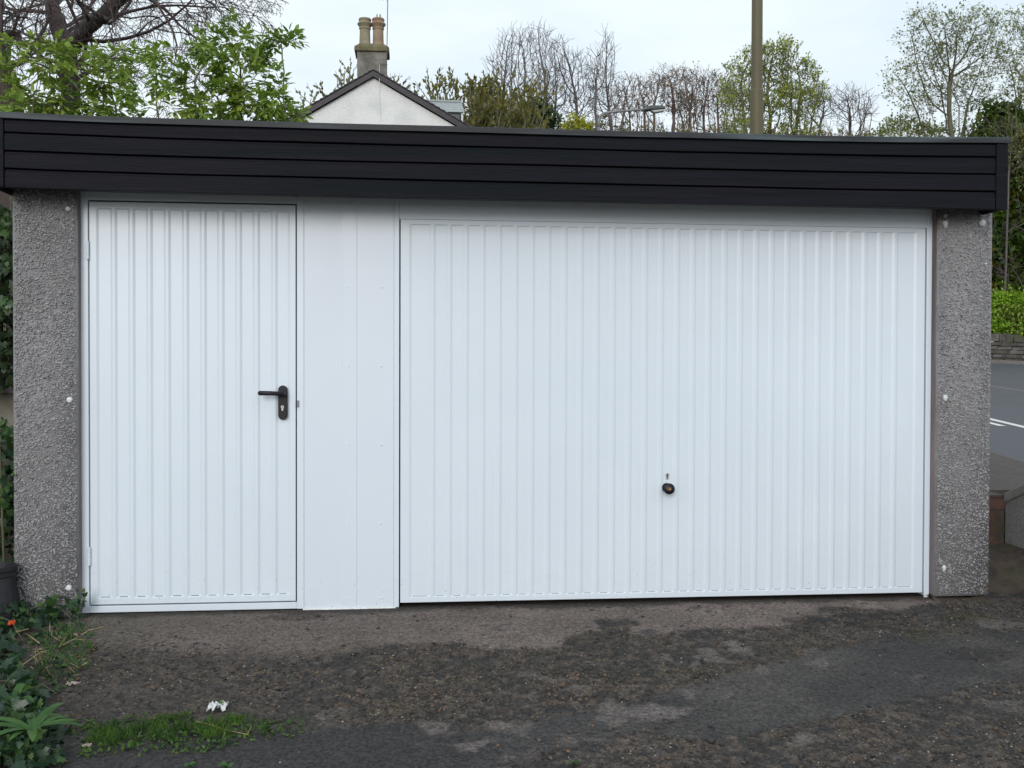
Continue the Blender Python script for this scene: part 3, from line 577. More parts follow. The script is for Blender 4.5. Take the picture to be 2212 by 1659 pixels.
class Tree:
    def __init__(s, seed): s.r = np.random.default_rng(seed); s.tr = MB(); s.tw = MB(); s.tips = []; s.all = []
    def grow(s, p, d, L, rad, lvl, o):
        r = s.r; last = lvl >= o['levels']; nseg = o.get('nseg', 5) if not last else 3
        pts = [p]; dd = unit(np.asarray(d, float)); step = L/nseg
        for i in range(nseg):
            dd = unit(dd+r.normal(0, o.get('wig', .16), 3)+np.array([0, 0, o['up'][min(lvl, len(o['up'])-1)]])*.2)
            pts.append(pts[-1]+dd*step)
        pts = np.array(pts); rr = np.linspace(rad, rad*(.45 if not last else .35), len(pts)); rr = np.maximum(rr, o.get('rmin', .004))
        (s.tr if lvl <= o.get('trunklvl', 1) else s.tw).tube(pts, rr, 7 if lvl == 0 else (5 if lvl == 1 else 3), cap=lvl == 0)
        s.all.append((pts, lvl))
        if last: s.tips.append((pts[-1], dd, pts)); return
        nk = o['kids'][min(lvl, len(o['kids'])-1)]; t0 = o.get('t0', .25) if lvl else o.get('t00', .35)
        a0 = r.random()*6.28
        for k in range(nk):
            t = t0+(1-t0)*(k+.3+.7*r.random())/nk; t = min(t, 1.0); i = min(int(t*nseg), nseg-1); fr = t*nseg-i
            q = pts[i]+(pts[i+1]-pts[i])*fr; T = unit(pts[i+1]-pts[i]); a0 += 2.4+r.normal(0, .3)
            A = unit(np.cross(T, [.3, .2, 1.])); B = np.cross(T, A); ang = o['ang'][min(lvl, len(o['ang'])-1)]*(.75+.5*r.random())
            nd = T*math.cos(ang)+(A*math.cos(a0)+B*math.sin(a0))*math.sin(ang)
            ll = L*o['ratio'][min(lvl, len(o['ratio'])-1)]*(1.15-.55*t)*(.75+.5*r.random())
            s.grow(q, nd, ll, max(rr[i]*o.get('rr', .55), o.get('rmin', .004)), lvl+1, o)
        if lvl > 0: s.grow(pts[-1], dd, L*.4, rr[-1], lvl+1, o)
    def limb(s, pts, rad, o, kids, lvl=0, klen=1.5, side=8, t0=.2, ang=1.0):
        """an explicit limb with automatic side branches"""
        pts = np.asarray(pts, float); r = s.r; fine = []
        for i in range(len(pts)-1):
            for k in range(4): fine.append(pts[i]+(pts[i+1]-pts[i])*k/4)
        fine.append(pts[-1]); fine = np.array(fine); 
        for _ in range(2): fine[1:-1] = (fine[:-2]+fine[1:-1]*2+fine[2:])/4
        fine[1:-1] += r.normal(0, .015, fine[1:-1].shape); rr = np.interp(np.linspace(0, 1, len(fine)), np.linspace(0, 1, len(rad)), rad)*(1+.06*r.normal(size=len(fine)))
        s.tr.tube(fine, rr, side)
        for k in range(kids):
            t = t0+(1-t0)*(k+r.random())/kids; i = min(int(t*(len(fine)-1)), len(fine)-2); T = unit(fine[i+1]-fine[i]); a = r.random()*6.28
            A = unit(np.cross(T, [.3, .2, 1.])); B = np.cross(T, A); an = ang*(.7+.5*r.random()); nd = T*math.cos(an)+(A*math.cos(a)+B*math.sin(a))*math.sin(an)
            s.grow(fine[i], nd, klen*(.6+.7*r.random()), rr[i]*.3, 1, o)
def tip_leaves(tr, tpl, n, size, spread, droop=0., along=False, seed=0, upb=.3):
    r = np.random.default_rng(seed); P, D = [], []
    for p, d, pts in tr.tips:
        k = r.poisson(n)
        for _ in range(k):
            q = pts[0]+(pts[-1]-pts[0])*(r.random() if along else .6+.4*r.random()); P.append(q+r.normal(0, spread, 3)); D.append(unit(d*.5+r.normal(0, .7, 3)+np.array([0, 0, -droop+upb])))
    if not P: P = [np.zeros(3)]; D = [np.array([0, 0, 1.])]
    P, D = np.array(P), np.array(D); Nn = np.array([0, 0, 1.])+r.normal(0, .55, P.shape); S = size*(.6+.7*r.random(len(P)))
    return leaves(tpl, P, D, Nn, S)
def split(VF, mats_p, nv, seed=0):
    V, F = VF; nfl = len(F)//(len(V)//nv); r = np.random.default_rng(seed); k = len(V)//nv; pick = r.choice(len(mats_p), k, p=mats_p)
    return V, F, np.repeat(pick, nfl)
def finish(name, base, tr, label, cat, group, bark, twig, lf=None, lname='leaves', trunkname='trunk'):
    e = empty(name, tuple(base)); tag(e, label, cat, group)
    if tr.tr.n: tr.tr.build(trunkname, bark, e, smooth=True)
    if tr.tw.n: tr.tw.build('branches', twig, e)
    if lf: leafobj(lname, lf[0], lf[1], e)
    return e
def base_pt(px, Yd): p = W(px, 800, Yd); return np.array([p[0], Yd, float(far_z(p[0], Yd))-.1])
GB = 'bare and budding trees beyond the garage roof'
def colonise(tr, starts, att, step, kill, tipr, power=2.3, bias=(0, 0, .12), maxit=140, wig=.08, sides=(7, 5, 3), keep=1.0, rmax=9.):
    """grow a branching skeleton from the start chains towards the points att; returns tips and thin nodes with directions"""
    r = tr.r; pos, par, dr = [], [], []; nk_ = {}
    for ch in starts:
        for k, p in enumerate(ch):
            pos.append(np.array(p)); par.append(len(pos)-2 if k else -1); dr.append(np.array([0, 0, 1.]))
    att = np.array(att); best = np.full(len(att), 1e9); bi = np.zeros(len(att), int); new = list(range(len(pos))); alive = np.ones(len(att), bool)
    for it in range(maxit):
        NP = np.array([pos[k] for k in new]); d = np.linalg.norm(att[:, None]-NP[None], axis=2); m = d.argmin(1); dm = d[np.arange(len(att)), m]
        u = dm < best; best[u] = dm[u]; bi[u] = np.array(new)[m[u]]; alive &= best > kill
        if not alive.any(): break
        new = []; idx = np.where(alive)[0]; g_ = {}
        for k in idx: g_.setdefault(bi[k], []).append(k)
        for nd, ks in g_.items():
            nk_[nd] = nk_.get(nd, 0)+1
            if nk_[nd] > 3: alive[ks] = False; continue
            v = att[ks]-pos[nd]; v = (v/np.linalg.norm(v, axis=1)[:, None]).sum(0); v = unit(unit(v)+np.array(bias)+r.normal(0, wig, 3)+dr[nd]*.35); pos.append(pos[nd]+v*step); par.append(nd); dr.append(v); new.append(len(pos)-1)
        if len(pos) > 14000 or not new: break
    n_ = len(pos); par = np.array(par); P = np.array(pos); kids = [[] for _ in range(n_)]
    for k in range(n_):
        if par[k] >= 0: kids[par[k]].append(k)
    rad = np.zeros(n_); sz = np.zeros(n_, int)
    for k in range(n_-1, -1, -1):
        if not kids[k]: rad[k] = tipr; sz[k] = 1
        else: rad[k] = sum(rad[c]**power for c in kids[k])**(1/power); sz[k] = sum(sz[c] for c in kids[k])+1
    rad = np.minimum(rad, rmax)
    for k in range(n_):
        if par[k] >= 0 and len(kids[par[k]]) and k == max(kids[par[k]], key=lambda c: rad[c]): continue
        ch = [k]; 
        while kids[ch[-1]]: ch.append(max(kids[ch[-1]], key=lambda c: rad[c]))
        pp = P[ch]; rr = rad[ch]
        if par[k] >= 0: pp = np.vstack([P[par[k]], pp]); rr = np.concatenate([[min(rr[0]*1.15, rad[par[k]])], rr])
        if len(pp) < 2: continue
        R0 = rr.max(); (tr.tr if R0 > tipr*3 else tr.tw).tube(pp, rr, sides[0] if R0 > .05 else (sides[1] if R0 > .02 else sides[2]), cap=False)
    return P, np.array(dr), rad, sz, kids
def ell(tr, cs, Yd, dens, dz=.8, jitter=.6, minn=1):
    A = []; sc2 = (Yd+5)/FP; r = tr.r
    for cx, cy, rx, ry in cs:
        n_ = max(minn, int(rx*ry*math.pi*dens/1000+r.random())); c = W(cx, cy, Yd+r.normal(0, jitter)); q = r.normal(0, 1, (n_, 3)); q /= np.linalg.norm(q, axis=1)[:, None]; q *= r.random((n_, 1))**(1/2.6)
        A.append(c+q*np.array([rx*sc2, (rx+ry)/2*sc2*dz, ry*sc2]))
    return np.concatenate(A)
def bare(px, cs, Yd, seed, label, bark='twig_grey', name='bare_tree', cat='tree', dens=60, tipr=.0125, step=.24, stems=3, leafn=0, lsize=.1, lmat=None, twl=.5, twn=3, bias=(0, 0, .14), low=None, spread=.12, dz=.8, lbias=.3):
    tr = Tree(seed); b0 = base_pt(px, Yd); xm_ = sum(c[0] for c in cs)/len(cs); sp_ = max(c[0]+c[2] for c in cs)-min(c[0]-c[2] for c in cs); yb_ = max(c[1]+c[3] for c in cs)
    att = np.concatenate([ell(tr, cs, Yd, dens*4.2, dz), ell(tr, [(xm_-sp_*.2, yb_+45, sp_*.26, 50), (xm_+sp_*.2, yb_+50, sp_*.26, 50), (xm_, yb_+95, sp_*.24, 50)], Yd, dens*2.2, dz)]); zlo = np.percentile(att[:, 2], 3); starts = []
    cxm = np.mean(att[:, 0])
    for k in range(stems):
        off = (k-(stems-1)/2)*.5; t_ = np.array([b0[0]+(cxm-b0[0])*.7+off*2.6, b0[1]+tr.r.normal(0, .5), zlo-(1.6 if low is None else low)]); q0 = b0+np.array([off, tr.r.normal(0, .15), 0]); m_ = max(3, int(np.linalg.norm(t_-q0)/step)); ch = [q0+(t_-q0)*f_+np.array([math.sin(f_*5+seed+k)*.12, 0, 0])*f_ for f_ in np.linspace(0, 1, m_)]; starts.append(ch)
    P, D, rad, sz, kids = colonise(tr, starts, att, step, step*1.05, tipr, bias=bias, power=2.1)
    r = tr.r; thin = np.where((sz <= 3) & (np.arange(len(P)) > sum(len(c) for c in starts)))[0]; LP, LD = [], []
    for k in thin:
        for _ in range(twn if sz[k] == 1 else 1):
            d = unit(D[k]*.9+r.normal(0, .5, 3)+np.array([0, 0, .35])); l_ = twl*(.5+r.random()); e_ = P[k]+d*l_+r.normal(0, .05, 3); m_ = P[k]+d*l_*.5+r.normal(0, .03, 3); tr.tw.tube([P[k], m_, e_], [tipr*.8, tipr*.7, tipr*.5], 3, cap=False)
            for _ in range(r.poisson(leafn)):
                LP.append(P[k]+(e_-P[k])*(.2+.8*r.random())+r.normal(0, spread, 3)*.5); LD.append(unit(d+r.normal(0, .7, 3)))
    L_ = None
    if leafn and LP:
        LP, LD = np.array(LP), np.array(LD); L_ = ([(leaves(DIAM, LP, LD, np.array([0, 0, 1.])+r.normal(0, .6, LP.shape), lsize*(.6+.8*r.random(len(LP)))), 0)], [M[lmat]])
    return finish(name, b0, tr, label, cat, GB, M[bark], M[bark], L_)
# ------------------------------------------------------------------ near left: elders and the big bare tree
def elder(seed, Yd, starts_px, cs, label, yel=.3, dens=11):
    tr = Tree(seed); r = tr.r; b0 = base_pt(np.mean(starts_px), Yd); b0[2] = 0; att = ell(tr, cs, Yd, dens*2.1, 1.0, .35, 2); starts = []
    for px in starts_px:
        q0 = np.array([b0[0]+(W(px, 800, Yd)[0]-b0[0])*.6, Yd+r.normal(0, .25), 0.]); t_ = np.array([W(px, 300, Yd)[0], Yd+r.normal(0, .2), W(px, 300, Yd)[2]]); starts.append([q0+(t_-q0)*f_+np.array([.05*math.sin(7*f_+px), 0, 0]) for f_ in np.linspace(0, 1, 16)])
    P_s, D_s, rad, sz, kids = colonise(tr, starts, att, .10, .085, .0045, power=2.2, bias=(0, 0, .10), wig=.12, maxit=90, rmax=.03)
    P, D, Nn, S, K = [], [], [], [], []; n0 = sum(len(c) for c in starts); yl = r.random(4000) < yel
    for k in range(n0, len(P_s)):
        if sz[k] > 3: continue
        nl__ = 5 if sz[k] == 1 else 3; az0 = r.random()*6.28; T = D_s[k]
        for m_ in range(nl__):
            az = az0+m_*6.283/nl__+r.normal(0, .3); A = unit(np.cross(T, [.3, .2, 1.])); B = np.cross(T, A); ld = unit((A*math.cos(az)+B*math.sin(az))*1.0+T*.75+np.array([0, 0, .12])); LL = .085+.06*r.random(); c = P_s[k]
            for fr, sg in ((.45, 1), (.45, -1), (.75, 1), (.75, -1), (1., 0)):
                sd_ = unit(np.cross(ld, [.05, 0, 1.])); P.append(c+ld*LL*fr+np.array([0, 0, -.03*fr*fr])); D.append(unit(ld*(1 if sg == 0 else .6)+sd_*sg*.75+np.array([0, 0, -.22])+r.normal(0, .12, 3))); Nn.append(np.array([0, 0, 1.])+r.normal(0, .3, 3)+T*.3); S.append((.078+.05*r.random())); K.append(yl[k % 4000])
    P, D, Nn, S, h = map(np.array, (P, D, Nn, S, K))
    lf = ([(leaves(LANCE, P[~h], D[~h], Nn[~h], S[~h]), 0), (leaves(LANCE, P[h], D[h], Nn[h], S[h]), 1)], [M['elder'], M['elder2']])
    tr.tr.v += tr.tw.v; tr.tr.f += [[q+tr.tr.n for q in f_] for f_ in tr.tw.f]; tr.tr.m += tr.tw.m; tr.tr.n += tr.tw.n; tr.tw = MB()
    return finish('elder_shrub', b0, tr, label, 'shrub', 'elder shrubs behind the garage', M['twig_green'], M['twig_green'], lf, trunkname='stems')
elder(101, 7.2, [0, 50, 90, 120], [(10,90,22,12),(22,112,22,18),(5,150,20,18),(20,185,20,18),(90,95,22,12),(120,100,25,16),(100,135,25,18),(135,122,16,18),(120,162,18,22),(130,195,26,18),(80,205,30,16),(50,235,35,12),(110,230,40,14),(10,225,20,12),(155,240,20,10),(25,250,40,8)], 'yellowish green elder shrub at the far left above the roof, before the bare tree', .6, 6.5)
elder(102, 7.6, [190, 225, 250], [(215,110,20,10),(205,132,14,12),(250,130,24,18),(275,115,12,12),(235,155,22,12),(270,160,18,14),(190,182,20,14),(225,190,30,20),(265,195,26,16),(200,215,32,15),(240,235,40,14),(290,205,10,10),(180,243,28,9)], 'green elder shrub between the bare tree trunk and the tallest elder', .35, 6.5)
elder(103, 7.0, [350, 430, 480, 520, 560, 610], [(350,115,14,10),(330,135,16,10),(340,160,22,12),(355,178,10,8),(345,195,10,8),(372,207,12,8),(315,242,20,7),(505,55,16,7),(460,80,22,12),(490,88,16,10),(525,97,14,16),(468,105,28,12),(430,110,12,10),(440,127,20,10),(405,135,10,8),(390,157,12,8),(520,127,24,14),(480,132,28,12),(560,120,12,12),(598,87,13,8),(625,92,13,9),(590,106,13,7),(575,127,14,8),(612,132,6,5),(500,157,30,12),(545,150,22,12),(450,167,20,12),(405,182,14,8),(602,166,13,9),(570,182,22,12),(520,187,32,14),(468,197,30,14),(420,217,22,12),(380,237,22,10),(450,235,36,14),(520,225,42,18),(580,217,28,16),(620,222,20,10),(600,245,36,10),(550,245,40,12),(640,252,22,7),(480,250,40,10)], 'tall green elder shrub between the bare tree and the white house gable', .22)
# big bare tree with forked trunk
o_dr = dict(levels=4, kids=(4, 4, 3, 3), ang=(.7, .75, .8), ratio=(.7, .62, .6), up=(.6, .3, -.15, -.7), wig=.22, rmin=.0042, t0=.2, trunklvl=0, rr=.55)
tr = Tree(211); Yd = 13.0; q = lambda x, y, dy=0: W(x, y, Yd+dy)
b0 = base_pt(150, Yd)
tr.limb([b0, q(152, 300), q(150, 180), q(146, 100)], [.26, .19, .16, .155], o_dr, 4, klen=1.6, side=12, t0=.6)
tr.limb([q(146, 110), q(128, 62, .2), q(114, 20, .3), q(100, -40, .5), q(80, -200, .5)], [.15, .14, .125, .11, .07], o_dr, 10, klen=1.9, side=12, t0=.08)
tr.limb([q(148, 105), q(172, 78, -.3), q(205, 48, -.6), q(240, 15, -.9), q(285, -25, -1.2), q(345, -75, -1.5), q(400, -110, -1.7)], [.15, .13, .12, .115, .10, .07, .04], o_dr, 15, klen=1.8, side=12, t0=.08)
tr.limb([q(146, 165), q(180, 130, .3), q(215, 150, .5), q(262, 185, .7)], [.05, .04, .03, .015], o_dr, 8, klen=1.3, side=6)
tr.limb([q(300, -40, -1.2), q(380, -30, -1.5), q(440, -10, -1.6), q(480, 30, -1.7)], [.05, .035, .02, .01], o_dr, 10, klen=1.0, side=6)
tr.limb([q(420, -110, -1.2), q(490, -60, -1.5), q(560, -35, -1.6), q(590, -12, -1.7)], [.04, .025, .012, .006], o_dr, 3, klen=.45, side=6)
finish('bare_tree', b0, tr, 'large bare tree with thick forked trunk and drooping twigs at top left', 'tree', None, M['bark'], M['twig'])
tr = Tree(212); Yd = 11.0; b0 = base_pt(40, Yd)
tr.limb([b0, q(30, 300-0), q(18, 220), q(6, 150), q(-8, 90), q(-30, -40)], [.26, .24, .20, .15, .12, .09], o_dr, 7, klen=1.6, side=12, t0=.5)
tr.limb([q(-4, 110), q(12, 78), q(28, 70), q(48, 92), q(85, 112)], [.06, .05, .045, .03, .015], o_dr, 8, klen=1.4, side=7)
finish('leaning_tree', b0, tr, 'dark leaning tree trunk with arching branch at the left edge', 'tree', None, M['bark'], M['twig'])

# ------------------------------------------------------------------ lamp posts
M['column'] = mat('olive_painted_column', (.085, .072, .036), (.115, .10, .052), scale=3, rough=.6, stretch=(1, 1, .3), bump=.15, bscale=30)
def lp(px, Yd): return W(px, 800, Yd)
Yd = 9.6; c = lp(1630.5, Yd); dep = lambda Y_: (np.array([c[0], Y_, 1.2])-CAM)@Fv
e = empty('lamp_post', (c[0], Yd, float(far_z(c[0], Yd)))); tag(e, 'thick olive painted lamp column rising out of frame behind the garage', 'lamp post')
rb = 28.2/2*dep(Yd)/FP; rt = 24/2*dep(Yd)/FP; zc = W(1630, 194, Yd)[2]
mb = MB(); mb.lathe([(rb*1.02, e.location.z), (rb*1.02, zc-.012), (rt*1.08, zc), (rt*1.04, zc+.006)], (c[0], Yd, 0), 2, 28); mb.build('lower_column', M['column'], e, smooth=False)
mb = MB(); mb.lathe([(rt, zc+.0062), (rt*.9, zc+4.2)], (c[0], Yd, 0), 2, 28); mb.build('upper_column', M['column'], e)
M['lampgrey'] = mat('galvanised_lamp', (.16, .17, .17), (.24, .25, .25), scale=5, rough=.5)
M['lampgreen'] = mat('dark_green_lamp_cover', (.05, .07, .06), (.08, .10, .09), scale=5, rough=.5)
M['lampglass'] = mat('lamp_bowl', (.45, .45, .44), rough=.2)
mb = MB(); top = zc+4.2; mb.tube([(c[0], Yd, top), (c[0], Yd, top+.3), (c[0]-.5, Yd, top+.7), (c[0]-1.4, Yd, top+.8)], [.05, .05, .04, .035], 10); mb.build('lamp_arm', M['column'], e, smooth=True)
mb = MB(); mb.box((c[0]-2.1, Yd-.13, top+.74), (c[0]-1.4, Yd+.13, top+.88)); mb.build('lamp_head', M['lampgrey'], e, bevel=.03)
Yd = 30; a = lambda x, y: W(x, y, Yd)
e = empty('street_lamp', tuple(base_pt(1293, Yd))); tag(e, 'far street lamp with curved arm and flat lantern left of the thick column', 'street lamp')
b0 = base_pt(1293, Yd); mb = MB(); mb.tube([b0, a(1293, 330), a(1293, 275)], [.10, .075, .06], 10); mb.build('pole', M['lampgrey'], e, smooth=True)
mb = MB(); mb.tube([a(1293, 276), a(1293.5, 262), a(1297, 250), a(1306, 244), a(1330, 241), a(1395, 236)], [.058, .055, .05, .045, .042, .04], 8); mb.build('lamp_arm', M['lampgrey'], e, smooth=True)
h0, h1 = a(1392, 236), a(1437, 235); mb = MB()
mb.prism([(h0[0], h0[2]-.06), (h0[0]+.05, h0[2]+.07), (h0[0]+.25, h0[2]+.12), (h1[0]-.1, h1[2]+.08), (h1[0], h1[2]-.02), (h0[0]+.1, h0[2]-.05)], Yd-.16, Yd+.16); mb.build('lamp_head', M['lampgreen'], e, bevel=.03)
mb = MB(); mb.prism([(h0[0]+.22, h0[2]-.058), (h1[0]-.005, h1[2]-.03), (h1[0]-.06, h1[2]-.10), (h0[0]+.34, h0[2]-.13)], Yd-.13, Yd+.13); mb.build('lamp_bowl', M['lampglass'], e, bevel=.02)

# ------------------------------------------------------------------ white house
M['harl'] = mat('white_harling', (.72, .72, .715), (.80, .80, .79), scale=25, rough=.9, bump=.6, bscale=40, bdist=.03, c3=(.55, .555, .55), c3scale=1.2, c3amt=.5)
M['barge'] = mat('dark_bargeboard', (.012, .008, .013), (.024, .017, .024), scale=3, rough=.5)
M['slate'] = mat('roof_slate', (.022, .018, .024), (.045, .040, .048), scale=8, rough=.5, bump=.3)
M['slatel'] = mat('pale_dormer_slate', (.23, .26, .27), (.36, .39, .40), scale=9, rough=.45, stretch=(1, 1, 4), bump=.4)
M['stone'] = mat('sooty_chimney_stone', (.12, .11, .095), (.28, .26, .23), scale=3.2, rough=.9, bump=.5, bscale=10, bdist=.02, c3=(.10, .10, .09), c3scale=1.8, c3amt=.7)
M['mossy'] = mat('mossy_stone', (.10, .09, .05), (.19, .165, .09), scale=5, rough=.95, bump=.5)
M['pot1'] = mat('buff_clay_pot', (.20, .17, .11), (.30, .26, .18), scale=5, rough=.8, c3=(.12, .12, .06), c3amt=.7)
M['pot2'] = mat('terracotta_clay_pot', (.25, .175, .115), (.33, .26, .19), scale=5, rough=.8, c3=(.24, .13, .08), c3amt=.7)
M['lead'] = mat('dark_lead_cheek', (.07, .08, .09), (.11, .12, .135), scale=4, rough=.5)
M['glass'] = mat('dark_window_glass', (.02, .022, .025), rough=.08)
HY = 25.0; h = lambda x, y, Yd=HY: W(x, y, Yd); hz = lambda p: (p[0], p[2])
gzh = float(far_z(5, HY))-.2
H_ = empty('white_house', (h(810, 800)[0], HY, gzh)); tag(H_, 'white harled house gable with dark roof edges and a stone chimney', 'house')
apex = h(806.5, 160); le = h(636, 258); re = h(1007, 278)
sl_l = (apex[2]-le[2])/(apex[0]-le[0]); sl_r = (apex[2]-re[2])/(re[0]-apex[0])
ex = 3.2; xL, xR = apex[0]-ex*1.06, apex[0]+ex*1.25
zL, zR = apex[2]-sl_l*(apex[0]-xL), apex[2]-sl_r*(xR-apex[0])
mb = MB(); mb.prism([(xL, gzh), (xR, gzh), (xR, zR-.12), (apex[0], apex[2]-.12), (xL, zL-.12)], HY, HY+9); mb.build('gable_wall', M['harl'], H_)
HR = empty('x'); bpy.data.objects.remove(HR)
mb = MB(); th = .1
for s_ in (-1, 1):
    xe_, ze_ = (xL-.25, zL-sl_l*.25) if s_ < 0 else (xR+.25, zR-sl_r*.25)
    A = [(apex[0], apex[2]+th), (xe_, ze_+th), (xe_, ze_), (apex[0], apex[2])]
    if s_ > 0: A = A[::-1]
    mb.prism(A, HY-.10, HY+9.1)
RO = mb.build('roof', M['slate'], H_)
mb = MB()
for s_ in (-1, 1):
    xe_, ze_ = (xL-.26, zL-sl_l*.26) if s_ < 0 else (xR+.26, zR-sl_r*.26)
    A = [(apex[0], apex[2]+.06), (xe_, ze_+.06), (xe_, ze_-.10), (apex[0], apex[2]-.10)]
    if s_ > 0: A = A[::-1]
    mb.prism(A, HY-.14, HY-.101)
mb.build('bargeboard', M['barge'], RO)
# slate edge nibs along the verge
mb = MB(); rr_ = np.random.default_rng(5)
for s_ in (-1, 1):
    nn_ = 26
    for i in range(nn_):
        f0 = i/nn_; f1 = (i+1.08)/nn_; xe_, ze_ = (xL-.26, zL-sl_l*.26) if s_ < 0 else (xR+.26, zR-sl_r*.26)
        xa2, xb2 = apex[0]+(xe_-apex[0])*f0, apex[0]+(xe_-apex[0])*f1; z_a, z_b = apex[2]+(ze_-apex[2])*f0, apex[2]+(ze_-apex[2])*f1
        A = [(xa2, z_a+th+.003), (xb2, z_b+th+.028+.01*rr_.random()), (xb2, z_b+th+.002), (xa2, z_a+th-.02)]
        if s_ > 0: A = A[::-1]
        mb.prism(A, HY-.16-.01*rr_.random(), HY+.3)
mb.build('verge_slates', M['slate'], RO)
# chimney
cl, crx = h(769, 150)[0], h(837, 150)[0]; zc0 = apex[2]-1.0; zs = h(803, 111)[2]; zcap = h(803, 91)[2]
mb = MB(); mb.box((cl+.03, HY+.02, zc0), (crx-.03, HY+.75, zs)); CH = mb.build('chimney', M['stone'], H_, bevel=.02)
mb = MB(); o2 = .05
mb.add([(cl-o2, HY-.05, zs), (crx+o2, HY-.05, zs), (crx+o2, HY+.82, zs), (cl-o2, HY+.82, zs), (cl-o2, HY-.05, zs+.14), (crx+o2, HY-.05, zs+.14), (crx+o2, HY+.82, zs+.14), (cl-o2, HY+.82, zs+.14), (cl+.12, HY+.1, zcap), (crx-.12, HY+.1, zcap), (crx-.12, HY+.66, zcap), (cl+.12, HY+.66, zcap)],
       [(3,2,1,0),(0,1,5,4),(1,2,6,5),(2,3,7,6),(3,0,4,7),(4,5,9,8),(5,6,10,9),(6,7,11,10),(7,4,8,11),(8,9,10,11)]); mb.build('chimney_cope', M['mossy'], CH, bevel=.03)
for px_c, ytop, m_ in ((788.3, 41, 'pot1'), (817, 41, 'pot2')):
    c = h(px_c, 100, HY+.38); z0 = zcap-.06; z1 = h(px_c, ytop, HY+.38)[2]; hh = z1-z0; R0 = 12.6*(HY+5.4)/FP
    prof = [(R0*1.10, z0), (R0*1.10, z0+.08*hh), (R0, z0+.12*hh), (R0*.93, z0+.2*hh), (R0*.86, z0+.62*hh), (R0*.98, z0+.64*hh), (R0*.98, z0+.68*hh), (R0*.9, z0+.70*hh), (R0*1.26, z0+.80*hh), (R0*1.26, z0+.83*hh), (R0*.95, z0+.90*hh), (R0*1.08, z0+.96*hh), (R0*1.0, z1), (R0*.75, z1), (R0*.7, z1-.1)]
    mb = MB(); mb.lathe(prof, (c[0], HY+.38, 0), 2, 24); o_ = mb.build('chimney_pot', M[m_], CH, smooth=False)
    tag(o_, 'buff mossy chimney pot' if m_ == 'pot1' else 'terracotta chimney pot with metal liner')
c = h(818, 36, HY+.38); mb = MB(); mb.lathe([(.075, z1-.1), (.075, h(817, 32, HY+.38)[2]), (.06, h(817, 31.5, HY+.38)[2])], (c[0], HY+.38, 0), 2, 14); mb.build('flue_liner', M['steel'], CH)
# aerial
M['aer'] = mat('aerial_metal', (.10, .09, .09), rough=.5)
c = h(836, 140, HY-.1); zt0 = h(838, -40, HY-.1)[2]
mb = MB(); mb.tube([(c[0]-.01, HY-.1, h(836, 145)[2]), (c[0]+.03, HY-.1, zt0)], .014, 6); AE = mb.build('aerial_mast', M['aer'], H_)
mb = MB(); mb.tube([(c[0]+.05, HY-.1, h(836, -6)[2]), (c[0]-.42, HY-.3, h(836, -2)[2])], .010, 5)
for i in range(5):
    f_ = i/4; x_ = c[0]+.02-.42*f_; z_ = h(836, -6)[2]-.03*f_; mb.tube([(x_-.03, HY-.12-.18*f_, z_-.16), (x_+.02, HY-.1-.2*f_, z_+.16)], .006, 4); mb.tube([(x_, HY-.1-.2*f_-.15, z_), (x_, HY-.1-.2*f_+.15, z_)], .006, 4)
mb.build('aerial_array', M['aer'], AE)
mb = MB(); mb.tube([h(822, 138, HY-.02), h(820, 141, HY-.02), h(819.5, 175, HY-.16), h(820, 205, HY-.02), h(823, 262, HY-.02)], .007, 5); mb.build('aerial_cable', M['harl'], AE)
mb = MB(); mb.tube([h(821, 138, HY-.05), h(837, 139, HY-.1)], .012, 5); mb.build('aerial_bracket', M['aer'], AE)
# gable window
a0, a1 = h(889, 273), h(951, 273); mb = MB(); mb.box((a0[0], HY-.03, a0[2]-1.3), (a1[0], HY-.002, a0[2])); GW = mb.build('window', M['barge'], H_, bevel=.008)
mb = MB(); mb.box((a0[0]+.08, HY-.034, a0[2]-1.22), (a1[0]-.08, HY-.0305, a0[2]-.08)); mb.build('pane', M['glass'], GW)
# dormer on the right-hand slope, further back
DY = HY+4.0; d_ = lambda x, y: W(x, y, DY)
L0, L1 = d_(905, 221), d_(998, 221); zr_, ze_ = W(950, 219, DY+.73)[2], W(960, 241, DY-.12)[2]; zb_d = d_(960, 285)[2]-1.2
mb = MB(); mb.prism([(L0[0]-.6, zb_d), (d_(993, 250)[0], zb_d), (d_(993, 250)[0], ze_), (L0[0]-.6, ze_)], DY, DY+1.5); DM = mb.build('dormer', M['lead'], H_)
mb = MB(); xa2, xb2 = L0[0]-.7, d_(1003, 240)[0]
nrow = 5
for i in range(nrow):
    f0, f1 = i/nrow, (i+1)/nrow; y_a, y_b = DY-.12+.85*(1-f0), DY-.12+.85*(1-f1); z_a, z_b = zr_+(ze_-zr_)*f0, zr_+(ze_-zr_)*f1
    mb.add([(xa2, y_a, z_a+.0), (xb2-.06*(1-f0), y_a, z_a+.0), (xb2-.06*(1-f1), y_b, z_b+.02), (xa2, y_b, z_b+.02), (xa2, y_b, z_b-.005), (xb2-.06*(1-f1), y_b, z_b-.005)], [(0,3,2,1),(3,4,5,2)])
mb.box((xa2, DY+.64, zr_-.03), (xb2-.08, DY+.80, zr_+.035))
mb.add([(xa2, DY+.8, zr_), (xb2, DY+.8, zr_), (xb2, DY+1.65, ze_), (xa2, DY+1.65, ze_)], [(0,1,2,3)])
mb.build('dormer_roof', M['slatel'], DM)
mb = MB(); x_ = d_(996, 250)[0]; mb.box((x_-.0, DY-.04, zb_d), (x_+.07, DY+.06, ze_-.01)); mb.build('dormer_corner_post', M['harl'], DM)

# ------------------------------------------------------------------ trees beyond
Yb = 44.0
